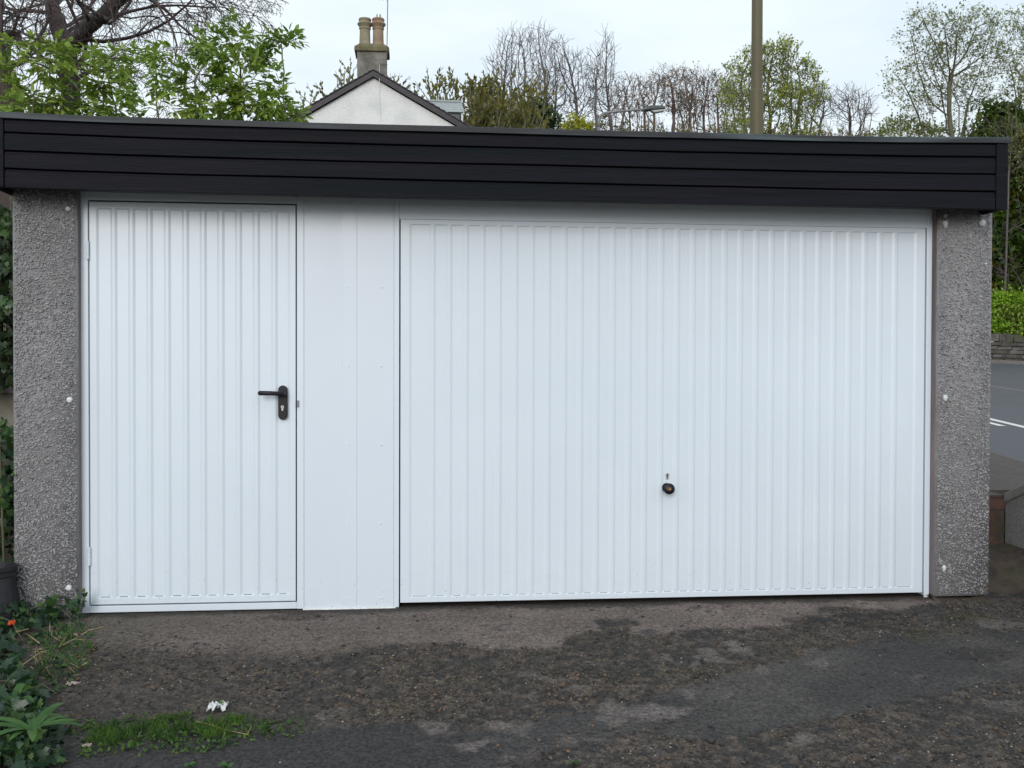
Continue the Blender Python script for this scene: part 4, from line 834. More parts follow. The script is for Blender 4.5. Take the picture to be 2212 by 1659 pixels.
# spiky whitebeam behind the house
def spiky(seed, Yd, tips, label, leafd, dense, size=.17, olive=.0, name='whitebeam'):
    tr = Tree(seed); xs_ = [t_[0] for t_ in tips]; b0 = base_pt(sum(xs_)/len(xs_), Yd); r = tr.r
    P, D, mi = [], [], []
    for tx, ty in tips:
        tip = W(tx, ty, Yd+r.normal(0, .8)); dl = np.array([r.normal(0, .25), r.normal(0, .2), 1.]); q0 = np.array([b0[0]+(tip[0]-b0[0])*.35, b0[1], max(b0[2]+1, tip[2]-5)])
        q0 = tip-unit(np.array([(tip[0]-b0[0])*.18, 0, 1.5])+dl*.3)*4.0
        fine = np.array([q0+(tip-q0)*t for t in np.linspace(0, 1, 8)]); fine[1:-1] += r.normal(0, .06, fine[1:-1].shape); tr.tr.tube(np.vstack([b0, fine]), np.linspace(.07, .012, 9), 5)
        for k in range(dense):
            t = .15+.85*r.random(); q = q0+(tip-q0)*t; d = unit(np.array([r.normal(0, .7), r.normal(0, .7), .9])); Lb = .5+.6*r.random(); tr.tr.tube([q, q+d*Lb*.5, q+d*Lb+np.array([0, 0, .1])], [.014, .012, .008], 3)
            for z in range(leafd):
                c = q+d*Lb*(.2+.8*z/leafd); P.append(c); D.append(unit(d+r.normal(0, .5, 3)+np.array([0, 0, .5]))); mi.append(r.random() < olive)
    P, D, mi = np.array(P), np.array(D), np.array(mi); Nn = r.normal(0, 1, P.shape); S = size*(.6+.7*r.random(len(P)))
    parts = []
    for k, m_ in ((False, 0), (True, 1)):
        if (mi == k).any(): parts.append((leaves(DIAM, P[mi == k], D[mi == k], Nn[mi == k], S[mi == k]), m_))
    return finish(name, b0, tr, label, 'tree', GB, M['twig_green'], M['twig_green'], (parts, [M['bud'], M['olive']]))
spiky(301, 31, [(728,170),(745,152),(757,166),(768,178),(700,205),(690,215),(716,222),(660,235),(672,212),(740,190),(650,222),(764,150)], 'spiky budding tree showing left of the chimney behind the house roof', 7, 9)
spiky(302, 31, [(830,188),(850,176),(865,180),(872,196),(886,188),(895,205),(842,200),(905,215),(880,212)], 'spiky budding tree showing right of the chimney behind the house roof', 7, 9)
rr_ = np.random.default_rng(8)
tp = [(925,190),(940,182),(955,178),(968,186),(985,195),(1005,172),(1018,180),(1035,190),(1060,168),(1070,185),(1085,195),(1100,190),(1120,186),(1150,182),(1180,196)]+[(930+rr_.random()*250, 205+rr_.random()*65) for _ in range(26)]
spiky(303, 33, tp, 'olive leaved budding tree right of the house dormer', 8, 16, olive=.55, size=.19)
tp = [(1010+rr_.random()*115, 205+rr_.random()*70) for _ in range(26)]+[(1035,197),(1055,200),(1085,205)]
spiky(304, 35, tp, 'dense olive green bush in front of the bare trees beside the dormer', 10, 22, olive=.97, size=.2, name='olive_bush')
def blob(seed, Yd, cs, label, name, cat, mats, probs, n, size, tpl=DIAM, group=None, twig='twig_green', dz=1.0, base=None):
    """bushy crown: leaves gathered in many small clumps round the given centres (px, py, rx, ry)"""
    r = np.random.default_rng(seed); tr = Tree(seed); b0 = base_pt(sum(c[0] for c in cs)/len(cs), Yd) if base is None else np.array(base); P, D = [], []
    sc2 = (Yd+5)/FP
    for cx, cy, rx, ry in cs:
        c = W(cx, cy, Yd); RX, RZ = rx*sc2, ry*sc2; RY = (RX+RZ)/2*dz; k = max(6, int(n*rx*ry/400))
        q = r.normal(0, 1, (k, 3)); q /= np.linalg.norm(q, axis=1)[:, None]; q *= (r.random((k, 1))**.45); cc = c+q*np.array([RX, RY, RZ])
        st = np.array([c[0]+r.normal(0, .1), c[1], max(b0[2], c[2]-RZ*2.2)])
        sb_ = b0 if abs(c[0]-b0[0]) < 1.2 else np.array([c[0]+r.normal(0, .3), c[1], float(far_z(c[0], c[1]))-.1]); tr.tr.tube([sb_, st*.6+sb_*.4+r.normal(0, .05, 3), c], [min(.045, max(.02, RX*.06)), min(.035, max(.014, RX*.05)), .008], 5)
        for x in cc:
            if r.random() < .3: tr.tr.tube([c+(x-c)*.02, x], [.012*max(.3, RX/2), .004], 3)
            kk = r.poisson(24); sg = .10*(RX+RZ)/2+size*.8; P.append(x+r.normal(0, sg, (kk, 3))*np.array([1, 1, .8])); D.append(r.normal(0, 1, (kk, 3))+q[0]*.0+np.array([0, 0, .15]))
    P, D = np.concatenate(P), np.concatenate(D); Nn = r.normal(0, .6, P.shape)+np.array([0, -.2, 1.]); S = size*(.6+.8*r.random(len(P)))
    w = fbm(P[:, 0]*1.0, P[:, 2]*1.0, .9/max(size*3, .3), 2, seed)+r.normal(0, .08, len(P)); qs = np.quantile(w, np.cumsum(probs)[:-1]) if len(probs) > 1 else []
    idx = np.searchsorted(qs, w) if len(probs) > 1 else np.zeros(len(P), int); parts = [(leaves(tpl, P[idx == k], D[idx == k], Nn[idx == k], S[idx == k]), k) for k in range(len(mats)) if (idx == k).any()]
    return finish(name, b0, tr, label, cat, group, M[twig], M[twig], (parts, [M[x] for x in mats]), trunkname='stems')
blob(311, 38, [(1160,250,38,34),(1130,262,30,24),(1185,270,22,20),(1150,232,18,14)], 'dark ivy covered tree stump right of the olive bush', 'ivy_clad_tree', 'tree', ['ivyfar', 'wood_green'], [.8, .2], 22, .16, group=GB)
blob(312, 30, [(1240,262,12,9),(1255,268,14,10),(1270,275,10,8),(1225,275,8,6),(1248,283,22,8)], 'small yellow green shrub below the bare trees by the street lamp', 'yellow_shrub', 'shrub', ['yellow'], [1], 22, .12)
ug_ = blob(313, 50, [(1215,275,30,20),(1300,272,30,22),(1345,280,30,16),(1270,285,25,14),(1400,283,45,13),(1480,286,50,12),(1560,288,50,12),(1650,290,50,12),(1740,292,50,12),(1250,370,90,50),(1400,380,90,55),(1550,380,90,55),(1700,390,90,60),(1850,390,90,60),(1980,400,80,60),(1300,500,110,90),(1480,510,110,90),(1660,520,110,90),(1840,530,110,90),(2000,530,100,90),(1400,650,120,80),(1600,660,120,80),(1800,660,120,80),(1960,670,110,70),(1820,295,45,10),(1890,295,40,12)], 'brown twiggy undergrowth below the bare trees', 'undergrowth', 'undergrowth', ['bud', 'budred', 'olive'], [.4, .35, .25], 5, .19); tag(ug_, kind='stuff')
bare(1150, [(1120,120,50,45),(1085,150,32,50),(1165,110,32,50),(1130,200,60,60),(1110,85,18,18),(1180,170,30,60)], 42, 401, 'tallest and widest bare tree, nearest the dormer of the white house', stems=3, bias=(0, 0, .3), dens=38, tipr=.0115)
bare(1215, [(1212,130,22,45),(1240,165,28,50),(1200,200,40,55),(1218,95,10,16),(1250,220,40,45)], 44, 402, 'slim bare tree between the widest bare tree and the pointed one', stems=2, bias=(0, 0, .3), dens=42, tipr=.0115)
bare(1305, [(1308,95,10,26),(1312,130,22,40),(1300,175,32,45),(1310,220,45,45),(1285,150,18,36)], 43, 403, 'narrow pointed bare tree directly above the street lamp arm', stems=2, bias=(0, 0, .3), dens=48, tipr=.0115)
bare(1360, [(1365,195,32,28),(1385,215,28,34),(1345,220,30,34),(1365,250,45,28)], 52, 404, 'low brown bare tree just left of the street lamp lantern', bark='twig_red', leafn=.35, lmat='budred', lsize=.12, dens=60)
bare(1452, [(1440,170,30,22),(1420,195,30,26),(1465,185,32,28),(1450,215,50,30),(1400,225,24,24),(1475,240,40,24)], 54, 405, 'rusty budding tree immediately right of the street lamp lantern', bark='twig_red', leafn=1.7, lmat='budred', lsize=.12, dens=50)
bare(1530, [(1500,175,28,20),(1530,185,36,26),(1515,210,50,28),(1560,205,28,28),(1490,235,40,24),(1550,240,40,22)], 56, 406, 'rusty budding tree between the rusty one by the lantern and the thick column', bark='twig_red', leafn=1.6, lmat='budred', lsize=.12, dens=50)
bare(1655, [(1640,135,40,28),(1690,125,42,30),(1600,165,36,26),(1735,165,38,30),(1660,175,70,34),(1585,200,30,24),(1755,205,28,28),(1620,225,50,34),(1710,225,55,36),(1690,108,16,8)], 50, 407, 'broad rounded tree in fresh lime green leaf behind the thick lamp column', bark='twig_green', leafn=5, lmat='lime', lsize=.15, dens=36, name='budding_tree')
bare(1590, [(1578,195,20,18),(1600,215,24,20),(1575,235,26,20)], 46, 410, 'small lime budding tree left of the thick column, under the broad lime tree', bark='twig_green', leafn=3.4, lmat='lime', lsize=.13, name='budding_tree', dens=70)
bare(1765, [(1765,215,20,26),(1780,235,26,30),(1750,245,24,24),(1770,200,10,12)], 52, 408, 'thin bare tree on the right flank of the broad lime green tree', dens=70)
bare(1832, [(1830,205,24,18),(1855,225,32,24),(1815,230,28,26),(1845,250,45,24),(1875,240,18,18)], 52, 409, 'rounded bare tree standing alone left of the tall leafy tree', stems=1, leafn=.12, lmat='lime', lsize=.12, dens=50)
bare(2065, [(1990,50,30,26),(1965,80,26,22),(2045,70,40,34),(2110,60,40,34),(2150,60,20,30),(2000,120,40,30),(1970,165,34,22),(1925,170,20,16),(1945,200,34,20),(2060,130,60,40),(2120,130,50,44),(2020,190,50,34),(2090,210,60,44),(1990,235,44,26),(1985,25,12,12),(2080,35,20,14),(1935,150,12,8)], 26, 411, 'tall wide tree with small young leaves at the upper right', bark='twig_green', leafn=3.2, lmat='greytree', lsize=.085, name='young_leafed_tree', stems=1, dens=30, tipr=.0055, step=.16, twl=.3, bias=(0, 0, .22))
bare(2232, [(2190,90,30,26),(2210,50,30,26),(2240,90,40,50),(2180,140,24,26),(2215,160,44,40),(2200,210,40,34),(2260,200,50,60)], 25.5, 412, 'tree with grey green leaves cut off by the right edge of the photo', bark='twig_green', leafn=3.2, lmat='greytree', lsize=.09, name='young_leafed_tree', stems=1, dens=30, tipr=.0055, step=.16, twl=.3)
blob(314, 30, [(1930,270,26,14),(1960,262,20,16),(1985,280,30,14),(2020,285,30,12),(1905,285,16,8)], 'low leafy shrub just above the roof beneath the tall right tree', 'shrub', 'shrub', ['greytree', 'lime'], [.6, .4], 9, .12)
# ------------------------------------------------------------------ the road side on the right
def RZ_(x, y): return .36+.052*(y-2.6)          # road surface rises away
def RG(px, py, dz=0.):
    d = ray(px, py); a_, b_ = .36-.052*2.6+dz, .052; t = (a_+b_*CAM[1]-CAM[2])/(d[2]-b_*d[1]); return CAM+d*t
M['asphalt'] = mat('road_asphalt', (.058, .062, .070), (.082, .087, .097), scale=60, rough=.7, bump=.4, bscale=200, bdist=.004, c3=(.06, .062, .066), c3scale=.6, c3amt=.7)
M['paint'] = mat('road_paint', (.62, .62, .58), (.75, .75, .72), scale=20, rough=.6)
M['pave'] = mat('footway_tarmac', (.050, .041, .036), (.085, .07, .062), scale=12, rough=.85, bump=.5, bscale=80)
M['kerb'] = mat('kerb_stone', (.13, .12, .11), (.22, .205, .19), scale=15, rough=.85)
near0, near1 = RG(2138, 988), RG(2212, 1009); far0, far1 = RG(2138, 784.5), RG(2212, 787.5)
dn = unit(near1-near0); 
def ext(p, q_, s_, e_): d = unit(q_-p); return p+d*s_, p+d*e_
def strip(name, a0, a1, b0_, b1_, m, off=0., n_=12, kind='structure'):
    mb = MB(); v = []
    for i in range(n_+1):
        f_ = i/n_; p = a0+(a1-a0)*f_; q_ = b0_+(b1_-b0_)*f_; v += [(p[0], p[1], RZ_(p[0], p[1])+off), (q_[0], q_[1], RZ_(q_[0], q_[1])+off)]
    mb.add(v, [(2*i, 2*i+1, 2*i+3, 2*i+2) for i in range(n_)]); o = mb.build(name, m)
    if kind: tag(o, kind=kind)
    return o
print('road pts', near0, near1, far0, far1, RG(2140, 905), RG(2212, 922), RG(2140,833), RG(2212,845))
l0, l1 = RG(2140, 906), RG(2212, 923); dl = unit(l1-l0); nl = np.array([-dl[1], dl[0], 0]); nl = nl if nl[0] > 0 else -nl
# the road follows the direction of its painted centre line
pn = near0; near_a, near_b = pn-dl*45, pn+dl*14
fd = RG(2176, 786); wdt = (fd-pn)@nl
df = unit(far1-far0); nf_ = np.array([-df[1], df[0], 0]); nf_ = nf_ if nf_[0] > 0 else -nf_; far_a, far_b = far0-df*26, far0+df*26
strip('road', near_a, near_b, far_a, far_b, M['asphalt'], 0, 20)
def line(name, c0, s0, s1, w, lab):
    a_ = c0+dl*s0; b_ = c0+dl*s1; mb = MB(); v = []
    for p in (a_-nl*w/2, b_-nl*w/2, b_+nl*w/2, a_+nl*w/2): v.append((p[0], p[1], RZ_(p[0], p[1])+.004))
    mb.add(v, [(0, 1, 2, 3)]); o = mb.build(name, M['paint']); tag(o, kind='structure'); return o
line('road_marking', l0, -16, 12, .10, '')
l2 = RG(2140, 914.5); m1 = RG(2183, 921); s1 = (m1-l2)@dl
for k in range(5): line('road_marking', l2, s1-1.6-k*5., s1-k*5. if k == 0 else s1-k*5.+.6, .09, '')
l3 = RG(2140, 834)
mb = MB(); a_ = l3-dl*8; b_ = l3+dl*12; v = [(p[0], p[1], RZ_(p[0], p[1])+.004) for p in (a_-nl*.05, b_-nl*.05, b_+nl*.05, a_+nl*.05)]; mb.add(v, [(0, 1, 2, 3)]); o = mb.build('road_seam', M['kerb']); tag(o, kind='structure')
# far kerb and verge, rubble wall
def rail(name, c_off, w, h0_, h1_, m, s0=-26, s1=26, n_=36, jitter=0, kind=None, parent=None):
    mb = MB(); v = []; r = np.random.default_rng(4)
    for i in range(n_+1):
        p = far0+nf_*c_off+df*(s0+(s1-s0)*i/n_); q_ = p+nf_*w; z = RZ_(p[0], p[1]); j_ = jitter*(r.random()-.5); v += [(p[0], p[1], z+h0_), (p[0], p[1], z+h1_+j_), (q_[0], q_[1], z+h1_+j_), (q_[0], q_[1], z+h0_)]
    mb.add(v, [(i*4+j, (i+1)*4+j, (i+1)*4+(j+1) % 4, i*4+(j+1) % 4) for i in range(n_) for j in range(4)]+[(3, 2, 1, 0), (n_*4, n_*4+1, n_*4+2, n_*4+3)]); o = mb.build(name, m, parent)
    if kind: tag(o, kind=kind)
    return o
rail('kerb', .002, .14, -.1, .10, M['kerb'], kind='structure')
rail('pavement', .145, .9, -.1, .09, M['pave'], kind='structure')
def rubble(p0, d, n__, Lh, Hh, name, m_mortar, stones, seed, zf, courses=6, label='', cat='wall'):
    e_ = empty(name, (p0[0], p0[1], zf(p0[0], p0[1]))); tag(e_, label, cat); r = np.random.default_rng(seed); mb = MB(); mc = MB()
    nn_ = 16; v = []
    for i in range(nn_+1):
        p = p0+d*Lh*i/nn_; z = zf(p[0], p[1]); q_ = p+n__*.35; v += [(p[0], p[1], z-.2), (p[0], p[1], z+Hh), (q_[0], q_[1], z+Hh), (q_[0], q_[1], z-.2)]
    mb.add(v, [(i*4+j, (i+1)*4+j, (i+1)*4+(j+1) % 4, i*4+(j+1) % 4) for i in range(nn_) for j in range(4)]+[(3, 2, 1, 0), (nn_*4, nn_*4+1, nn_*4+2, nn_*4+3)], 0)
    ch = Hh/courses
    for c_ in range(courses+1):
        s_ = -r.random()*.2
        while s_ < Lh:
            w_ = .2+.3*r.random(); hh = ch*(.8+.15*r.random()) if c_ < courses else .16+.08*r.random(); p = p0+d*s_; z = zf(p[0], p[1])+c_*ch; dp = .02+.03*r.random(); q_ = p+d*(w_-.02)
            bk = n__*(.1 if c_ < courses else .37); fr = -n__*dp; vv = []
            for zz in (z+.008, z+hh-.004):
                for pp in (p+fr, q_+fr, q_+bk, p+bk): jj_ = r.normal(0, .008, 3); vv.append((pp[0]+jj_[0], pp[1]+jj_[1], zz+jj_[2]))
            mb.add(vv, [(0,3,2,1),(4,5,6,7),(0,1,5,4),(1,2,6,5),(2,3,7,6),(3,0,4,7)], 1+int(r.random() < .4)); s_ += w_
    mb.build('stonework', [m_mortar]+stones, e_)
M['mort'] = mat('dark_mortar', (.04, .037, .034), (.07, .065, .06), scale=20, rough=.95)
M['st1'] = mat('mossy_rubble', (.05, .045, .04), (.13, .115, .10), scale=6, rough=.9, bump=.5, c3=(.06, .07, .03), c3scale=3, c3amt=.8)
M['st2'] = mat('grey_rubble', (.09, .08, .075), (.17, .15, .14), scale=6, rough=.9, bump=.5)
top_h = (RG(2176, 786)-CAM)@Fv*(786-741)/FP
rubble(far0+nf_*1.05-df*22, df, nf_, 40, top_h, 'stone_wall', M['mort'], [M['st1'], M['st2']], 6, RZ_, 5, 'dark mossy rubble wall along the far side of the road')
fy = (RG(2176, 786))[1]+2
wb_ = blob(321, fy+2.5, [(1960,560,60,60),(2040,520,50,70),(1900,620,60,60),(2020,680,70,50),(1880,700,70,40),(2340,420,80,110),(2350,620,80,90),(2460,500,90,110),(2480,660,90,60),(2600,560,100,100),(2720,620,100,80),(2135,420,40,60),(2190,400,55,70),(2240,430,60,80),(2150,520,50,60),(2210,540,60,70),(2140,620,40,60),(2190,660,60,60),(2260,600,70,90),(2300,450,80,100),(2110,330,30,30),(2150,300,50,40),(2200,290,50,50),(2120,480,30,50),(2260,330,60,60),(2090,560,40,60),(2100,680,40,50),(2165,710,50,30),(2230,700,50,40),(2060,620,40,60),(2160,460,60,60),(2160,580,60,50),(2150,360,50,50),(2190,500,60,60),(2160,250,40,30),(2120,400,40,50),(2215,620,60,60),(2150,540,60,60),(2160,640,60,50),(2200,460,60,60),(2230,560,60,60),(2180,330,60,60)],
     'dense dark green wooded bank beyond the road at the right edge', 'woodland_bank', 'woodland', ['wood_green', 'ivyfar', 'olive'], [.68, .12, .20], 13, .20, group=None, dz=.6); tag(wb_, kind='stuff')
blob(322, fy+.3, [(2160,670,22,30),(2185,650,26,30),(2205,690,26,28),(2150,700,18,22),(2180,710,30,20),(2225,660,30,36),(2152,640,12,16),(2250,700,30,30),(2135,690,14,30)],
     'bright fresh green shrub leaning over the rubble wall', 'green_shrub', 'shrub', ['bright', 'elder2'], [.65, .35], 12, .11)
tr = Tree(77)
for px, w_, lb_ in ((2168, .045, 'slim bare sapling against the wooded bank, just right of the pillar'), (2212, .07, 'thicker bare sapling against the wooded bank at the photo edge')):
    tr = Tree(px)
    b_ = W(px, 740, fy+1.2); b_[2] = RZ_(b_[0], b_[1]); tr.limb([b_, W(px+6, 500, fy+1.2), W(px+20, 250, fy+1.2)], [w_, w_*.8, w_*.4], dict(levels=3, kids=(4, 4, 4), ang=(.6, .6), ratio=(.6, .6), up=(.6, .3, .2), rmin=.006, trunklvl=9), 12, klen=1.2, side=6, t0=.1)
    finish('bank_tree', b_, tr, lb_, 'tree', None, M['twig_grey'], M['twig_grey'])
# low boundary wall beside the garage: brick end, rough-cast face, footway level behind it
M['rcast'] = mat('grey_roughcast', (.22, .22, .225), (.38, .38, .385), scale=70, rough=.9, bump=1, bscale=110, bdist=.008)
M['coping'] = mat('concrete_coping', (.24, .235, .23), (.33, .32, .31), scale=10, rough=.85, bump=.3)
M['brick'] = mat('red_brick', (.060, .030, .026), (.105, .05, .04), scale=9, rough=.9, bump=.8, c3=(.03, .035, .02), c3scale=7, c3amt=.9)
y_b = .72; A0 = W(2172, 1062, y_b); A1 = W(2172, 1212, y_b); y_f = -.35
BWL = empty('boundary_wall', (A0[0], y_b, 0)); tag(BWL, 'low roughcast boundary wall with brick end beside the right pillar', 'wall')
p0 = np.array([A0[0], y_b]); p1_ = np.array([3.62, y_f]); zt0 = A0[2]; zt1 = zt0+.42
th_ = .22; dd_ = (p1_-p0)/np.linalg.norm(p1_-p0); nb_ = np.array([-dd_[1], dd_[0]]); nb_ = nb_ if nb_[0] > 0 else -nb_
q0, q1 = p0+nb_*th_, p1_+nb_*th_; hc = .07
mb = MB(); zz = -.25
mb.add([(p0[0], p0[1], zz), (p1_[0], p1_[1], zz), (q1[0], q1[1], zz), (q0[0], q0[1], zz), (p0[0], p0[1], zt0-hc), (p1_[0], p1_[1], zt1-hc), (q1[0], q1[1], zt1-hc), (q0[0], q0[1], zt0-hc)], [(0,3,2,1),(4,5,6,7),(0,1,5,4),(1,2,6,5),(2,3,7,6),(3,0,4,7)])
mb.build('roughcast_face', M['rcast'], BWL)
mb = MB(); ov = .015
v = []
for (p, q_, z_) in ((p0-nb_*ov, q0+nb_*ov, zt0), (p1_-nb_*ov, q1+nb_*ov, zt1)): v += [(p[0], p[1], z_-hc+.002), (q_[0], q_[1], z_-hc+.002), (q_[0], q_[1], z_+.02), (p[0], p[1], z_-.01)]
mb.add(v, [(0,1,2,3),(7,6,5,4),(0,4,5,1),(1,5,6,2),(2,6,7,3),(3,7,4,0)]); mb.build('coping', M['coping'], BWL, bevel=.008)
ye_ = y_f-.002
mb = MB(); mb.box((3.62, -6.0, -.5), (3.84, ye_, zt1-hc)); mb.build('roughcast_face', M['rcast'], BWL)
mb = MB(); mb.box((3.605, -6.0, zt1-hc+.002), (3.855, ye_, zt1+.008)); mb.build('coping', M['coping'], BWL, bevel=.008)
# brick end pier, reaching left behind the garage pillar
xb0 = W(2095, 1100, y_b)[0]; zb0 = W(2150, 1212, y_b)[2]-.05; mb = MB(); mb.box((xb0, y_b+.006, zb0-.2), (A0[0]-.004, y_b+.2, zt0-.02), 1)
z_ = zb0; r = np.random.default_rng(3); row = 0
while z_ < zt0-.03:
    x_ = xb0-(.11 if row % 2 else 0)
    while x_ < A0[0]-.01:
        a_ = max(x_, xb0); b_ = min(x_+.205, A0[0]-.006)
        if b_-a_ > .02: mb.box((a_, y_b-.004*r.random(), z_), (b_, y_b+.05, min(z_+.062, zt0-.022)), 0)
        x_ += .215
    z_ += .073; row += 1
mb.build('brick_end', [M['brick'], M['mort']], BWL, bevel=0)
# footway between this wall and the road, raised to road level
mb = MB(); v = []
for y_ in (-6, -2.5, -.35, .3, y_b+.199, y_b+.21, 2., 4, 8, 14, 22, 34, 44):
    xn = pn[0]+dl[0]*((y_-pn[1])/dl[1]); tt = np.clip((y_+.35)/(y_b+.35), 0, 1); xl_ = (3.62+.03*tt+.24) if y_ < y_b+.2 else xb0
    zl_ = zt1+(zt0-zt1)*tt-.015 if y_ < y_b+.3 else max(zt0-.015, RZ_(0, y_)+.06); v += [(xl_, y_, zl_), (xn, y_, RZ_(xn, y_)+.05), (xn, y_, RZ_(xn, y_)-.3), (xl_, y_, -.4)]
k = 13; mb.add(v, [(4*i_+a_, 4*i_+(a_+1) % 4, 4*i_+4+(a_+1) % 4, 4*i_+4+a_) for i_ in range(k-1) for a_ in range(4)]+[(3, 2, 1, 0), tuple(4*(k-1)+a_ for a_ in range(4))]); o = mb.build('footway', M['pave']); tag(o, kind='structure')
# earth heaped at the foot of the wall
xx = np.linspace(xr0-.02, xr1+1.6, 120); yy = np.linspace(-.75, y_b+.02, 80); EX, EY = np.meshgrid(xx, yy)
e1 = fbm(EX, EY, 9, 4, 91); e2 = fbm(EX, EY, 40, 3, 95)
prof = sstep(-.55, .55, EY+.25*(EX-xr1)*0)
EZ = gz(EX, EY)+.16*sstep(-.15, .65, EY+.35*(EX-xr1-.1))*sstep(xr1-.12, xr1+.1, EX)+.03*sstep(-.16, -.04, EY)*(1-sstep(xr1-.05, xr1+.02, EX))+(e1-.5)*.05+(e2-.5)*.02-.035*(1-sstep(-.45, -.1, EY+.2*(EX-xr1)))-.02
M['soil'] = mat('dark_soil', (.03, .024, .02), (.085, .06, .045), scale=14, rough=.95, bump=.8, bscale=60, c3=(.05, .055, .02), c3scale=5, c3amt=.6)
o = grid_mesh('soil', EX, EY, EZ, None, M['soil']); tag(o, kind='structure')

# ------------------------------------------------------------------ left side: wall, hedge, tub, ivy
M['gwall'] = mat('stained_concrete', (.16, .14, .11), (.25, .23, .19), scale=6, rough=.9, bump=.4)
yw = .85; a0 = W(-150, 850, yw); a1 = W(60, 850, yw); zt0 = W(12, 850, yw)[2]
GWL = empty('garden_wall', (a0[0], yw, 0)); tag(GWL, 'plain concrete garden wall with brown coping left of the garage', 'wall')
mb = MB(); mb.box((a0[0]-1, yw, -.2), (xl0+.0, yw+.12, zt0)); mb.build('wall_panel', M['gwall'], GWL)
mb = MB(); mb.box((a0[0]-1, yw-.03, zt0+.001), (xl0+.0, yw+.15, zt0+.04)); mb.build('coping', M['jamb'], GWL, bevel=.005)
def ivy_leaves(P, out, size, seed, name, parent, young=.15, mats=('ivy', 'ivy2')):
    r = np.random.default_rng(seed); k = len(P); D = r.normal(0, .6, (k, 3))+np.array([0, 0, -.35]); Nn = np.asarray(out)+r.normal(0, .38, (k, 3)); S = size*(.35+.9*r.random(k)**1.3); yg = r.random(k) < young
    return leafobj(name, [(leaves(IVY, P[~yg], D[~yg], Nn[~yg], S[~yg]), 0), (leaves(IVY, P[yg], D[yg], Nn[yg], S[yg]), 1)], [M[mats[0]], M[mats[1]]], parent)
r = np.random.default_rng(41)
# hedge above the garden wall, seen in the dark slot left of the pillar
k = 5200; hx = xl0-1.35*r.random(k)+.12; hy = .55+r.random(k)*.75; hzv = zt0+.02+r.random(k)**.9*(1.0)
hb = fbm(hx, hzv, 3, 3, 6); hy = hy+.35*(hb-.5); P = np.stack([hx, hy, hzv], -1)
E1 = empty('ivy_hedge', (xl0-.6, .9, zt0)); tag(E1, 'dark ivy hedge growing above the garden wall left of the garage', 'hedge')
ivy_leaves(P, (0, -.9, .5), .062, 2, 'leaves', E1, .05, ('ivyfar', 'ivy'))
mb = MB()
for i in range(40):
    x_ = xl0-.05-1.2*r.random(); mb.tube([(x_, 1.0, .4), (x_+r.normal(0, .08), .95, zt0+.4), (x_+r.normal(0, .15), .8, zt0+.9)], [.012, .009, .004], 5)
mb.build('stems', M['twig'], E1)
# trailing climber at the pillar's left edge
E1 = empty('climber', (xl0-.1, .1, 0)); tag(E1, 'thin climber with a few pale leaves at the left edge of the left pillar', 'climber')
mb = MB(); mb.tube([(xl0-.16, .25, 0), (xl0-.12, .1, .7), (xl0-.10, .0, 1.3), (xl0-.14, .0, 2.05)], [.006, .005, .004, .003], 6); mb.build('stem', M['twig_green'], E1)
P = []; 
for (px, py, n_) in ((14,478,7),(6,492,6),(10,570,5),(8,652,6),(12,655,4),(3,580,4),(35,1018,2),(14,1065,5),(4,1080,5),(10,1035,4),(22,940,6),(6,930,8),(10,960,6),(5,905,5)):
    c = W(px, py, -.02); P += [c+r.normal(0, .014, 3) for _ in range(n_)]
ivy_leaves(np.array(P), (0, -1, .4), .045, 9, 'leaves', E1, .75, ('ivy', 'ivy2'))
# dark lower ivy at the slot below the wall top
k = 1500; hx = xl0-.02-1.0*r.random(k); hzv = r.random(k)*.85; hy = .25+r.random(k)*.5; P = np.stack([hx, hy, hzv], -1)
E1 = empty('ivy_mound', (xl0-.5, .5, 0)); tag(E1, 'mound of dark ivy at the foot of the concrete garden wall', 'ivy')
ivy_leaves(P, (0, -.9, .5), .06, 12, 'leaves', E1, .12)
# dark plastic tub
c = W(-16, 1330, -.12); zr1 = W(-10, 1222, -.12)[2]; zb1 = float(gz(0, -.12))-.03; M['tub'] = mat('dark_grey_plastic', (.012, .012, .015), (.022, .022, .026), scale=12, rough=.45)
rt_ = W(33, 1235, -.12)[0]-c[0]; rb_ = W(46, 1330, -.12)[0]-c[0]
TB = empty('plastic_tub', (c[0], -.12, zb1)); tag(TB, 'dark grey plastic tub beside the left pillar, half hidden by ivy', 'tub')
hgt = zr1-zb1
prof = [(rb_*1.04, zb1), (rt_*.93, zr1-.05)]; mb = MB(); mb.lathe(prof, (c[0], -.12, 0), 2, 36); mb.build('tub_body', M['tub'], TB, smooth=False)
mb = MB(); mb.lathe([(rt_*.95, zr1-.049), (rt_*1.0, zr1-.045), (rt_*1.0, zr1-.028), (rt_*.96, zr1-.026), (rt_*.96, zr1-.022), (rt_*1.02, zr1-.018), (rt_*1.02, zr1), (rt_*.96, zr1+.002), (rt_*.95, zr1-.03), (0.001, zr1-.04)], (c[0], -.12, 0), 2, 36); mb.build('rim', M['tub'], TB, smooth=False)
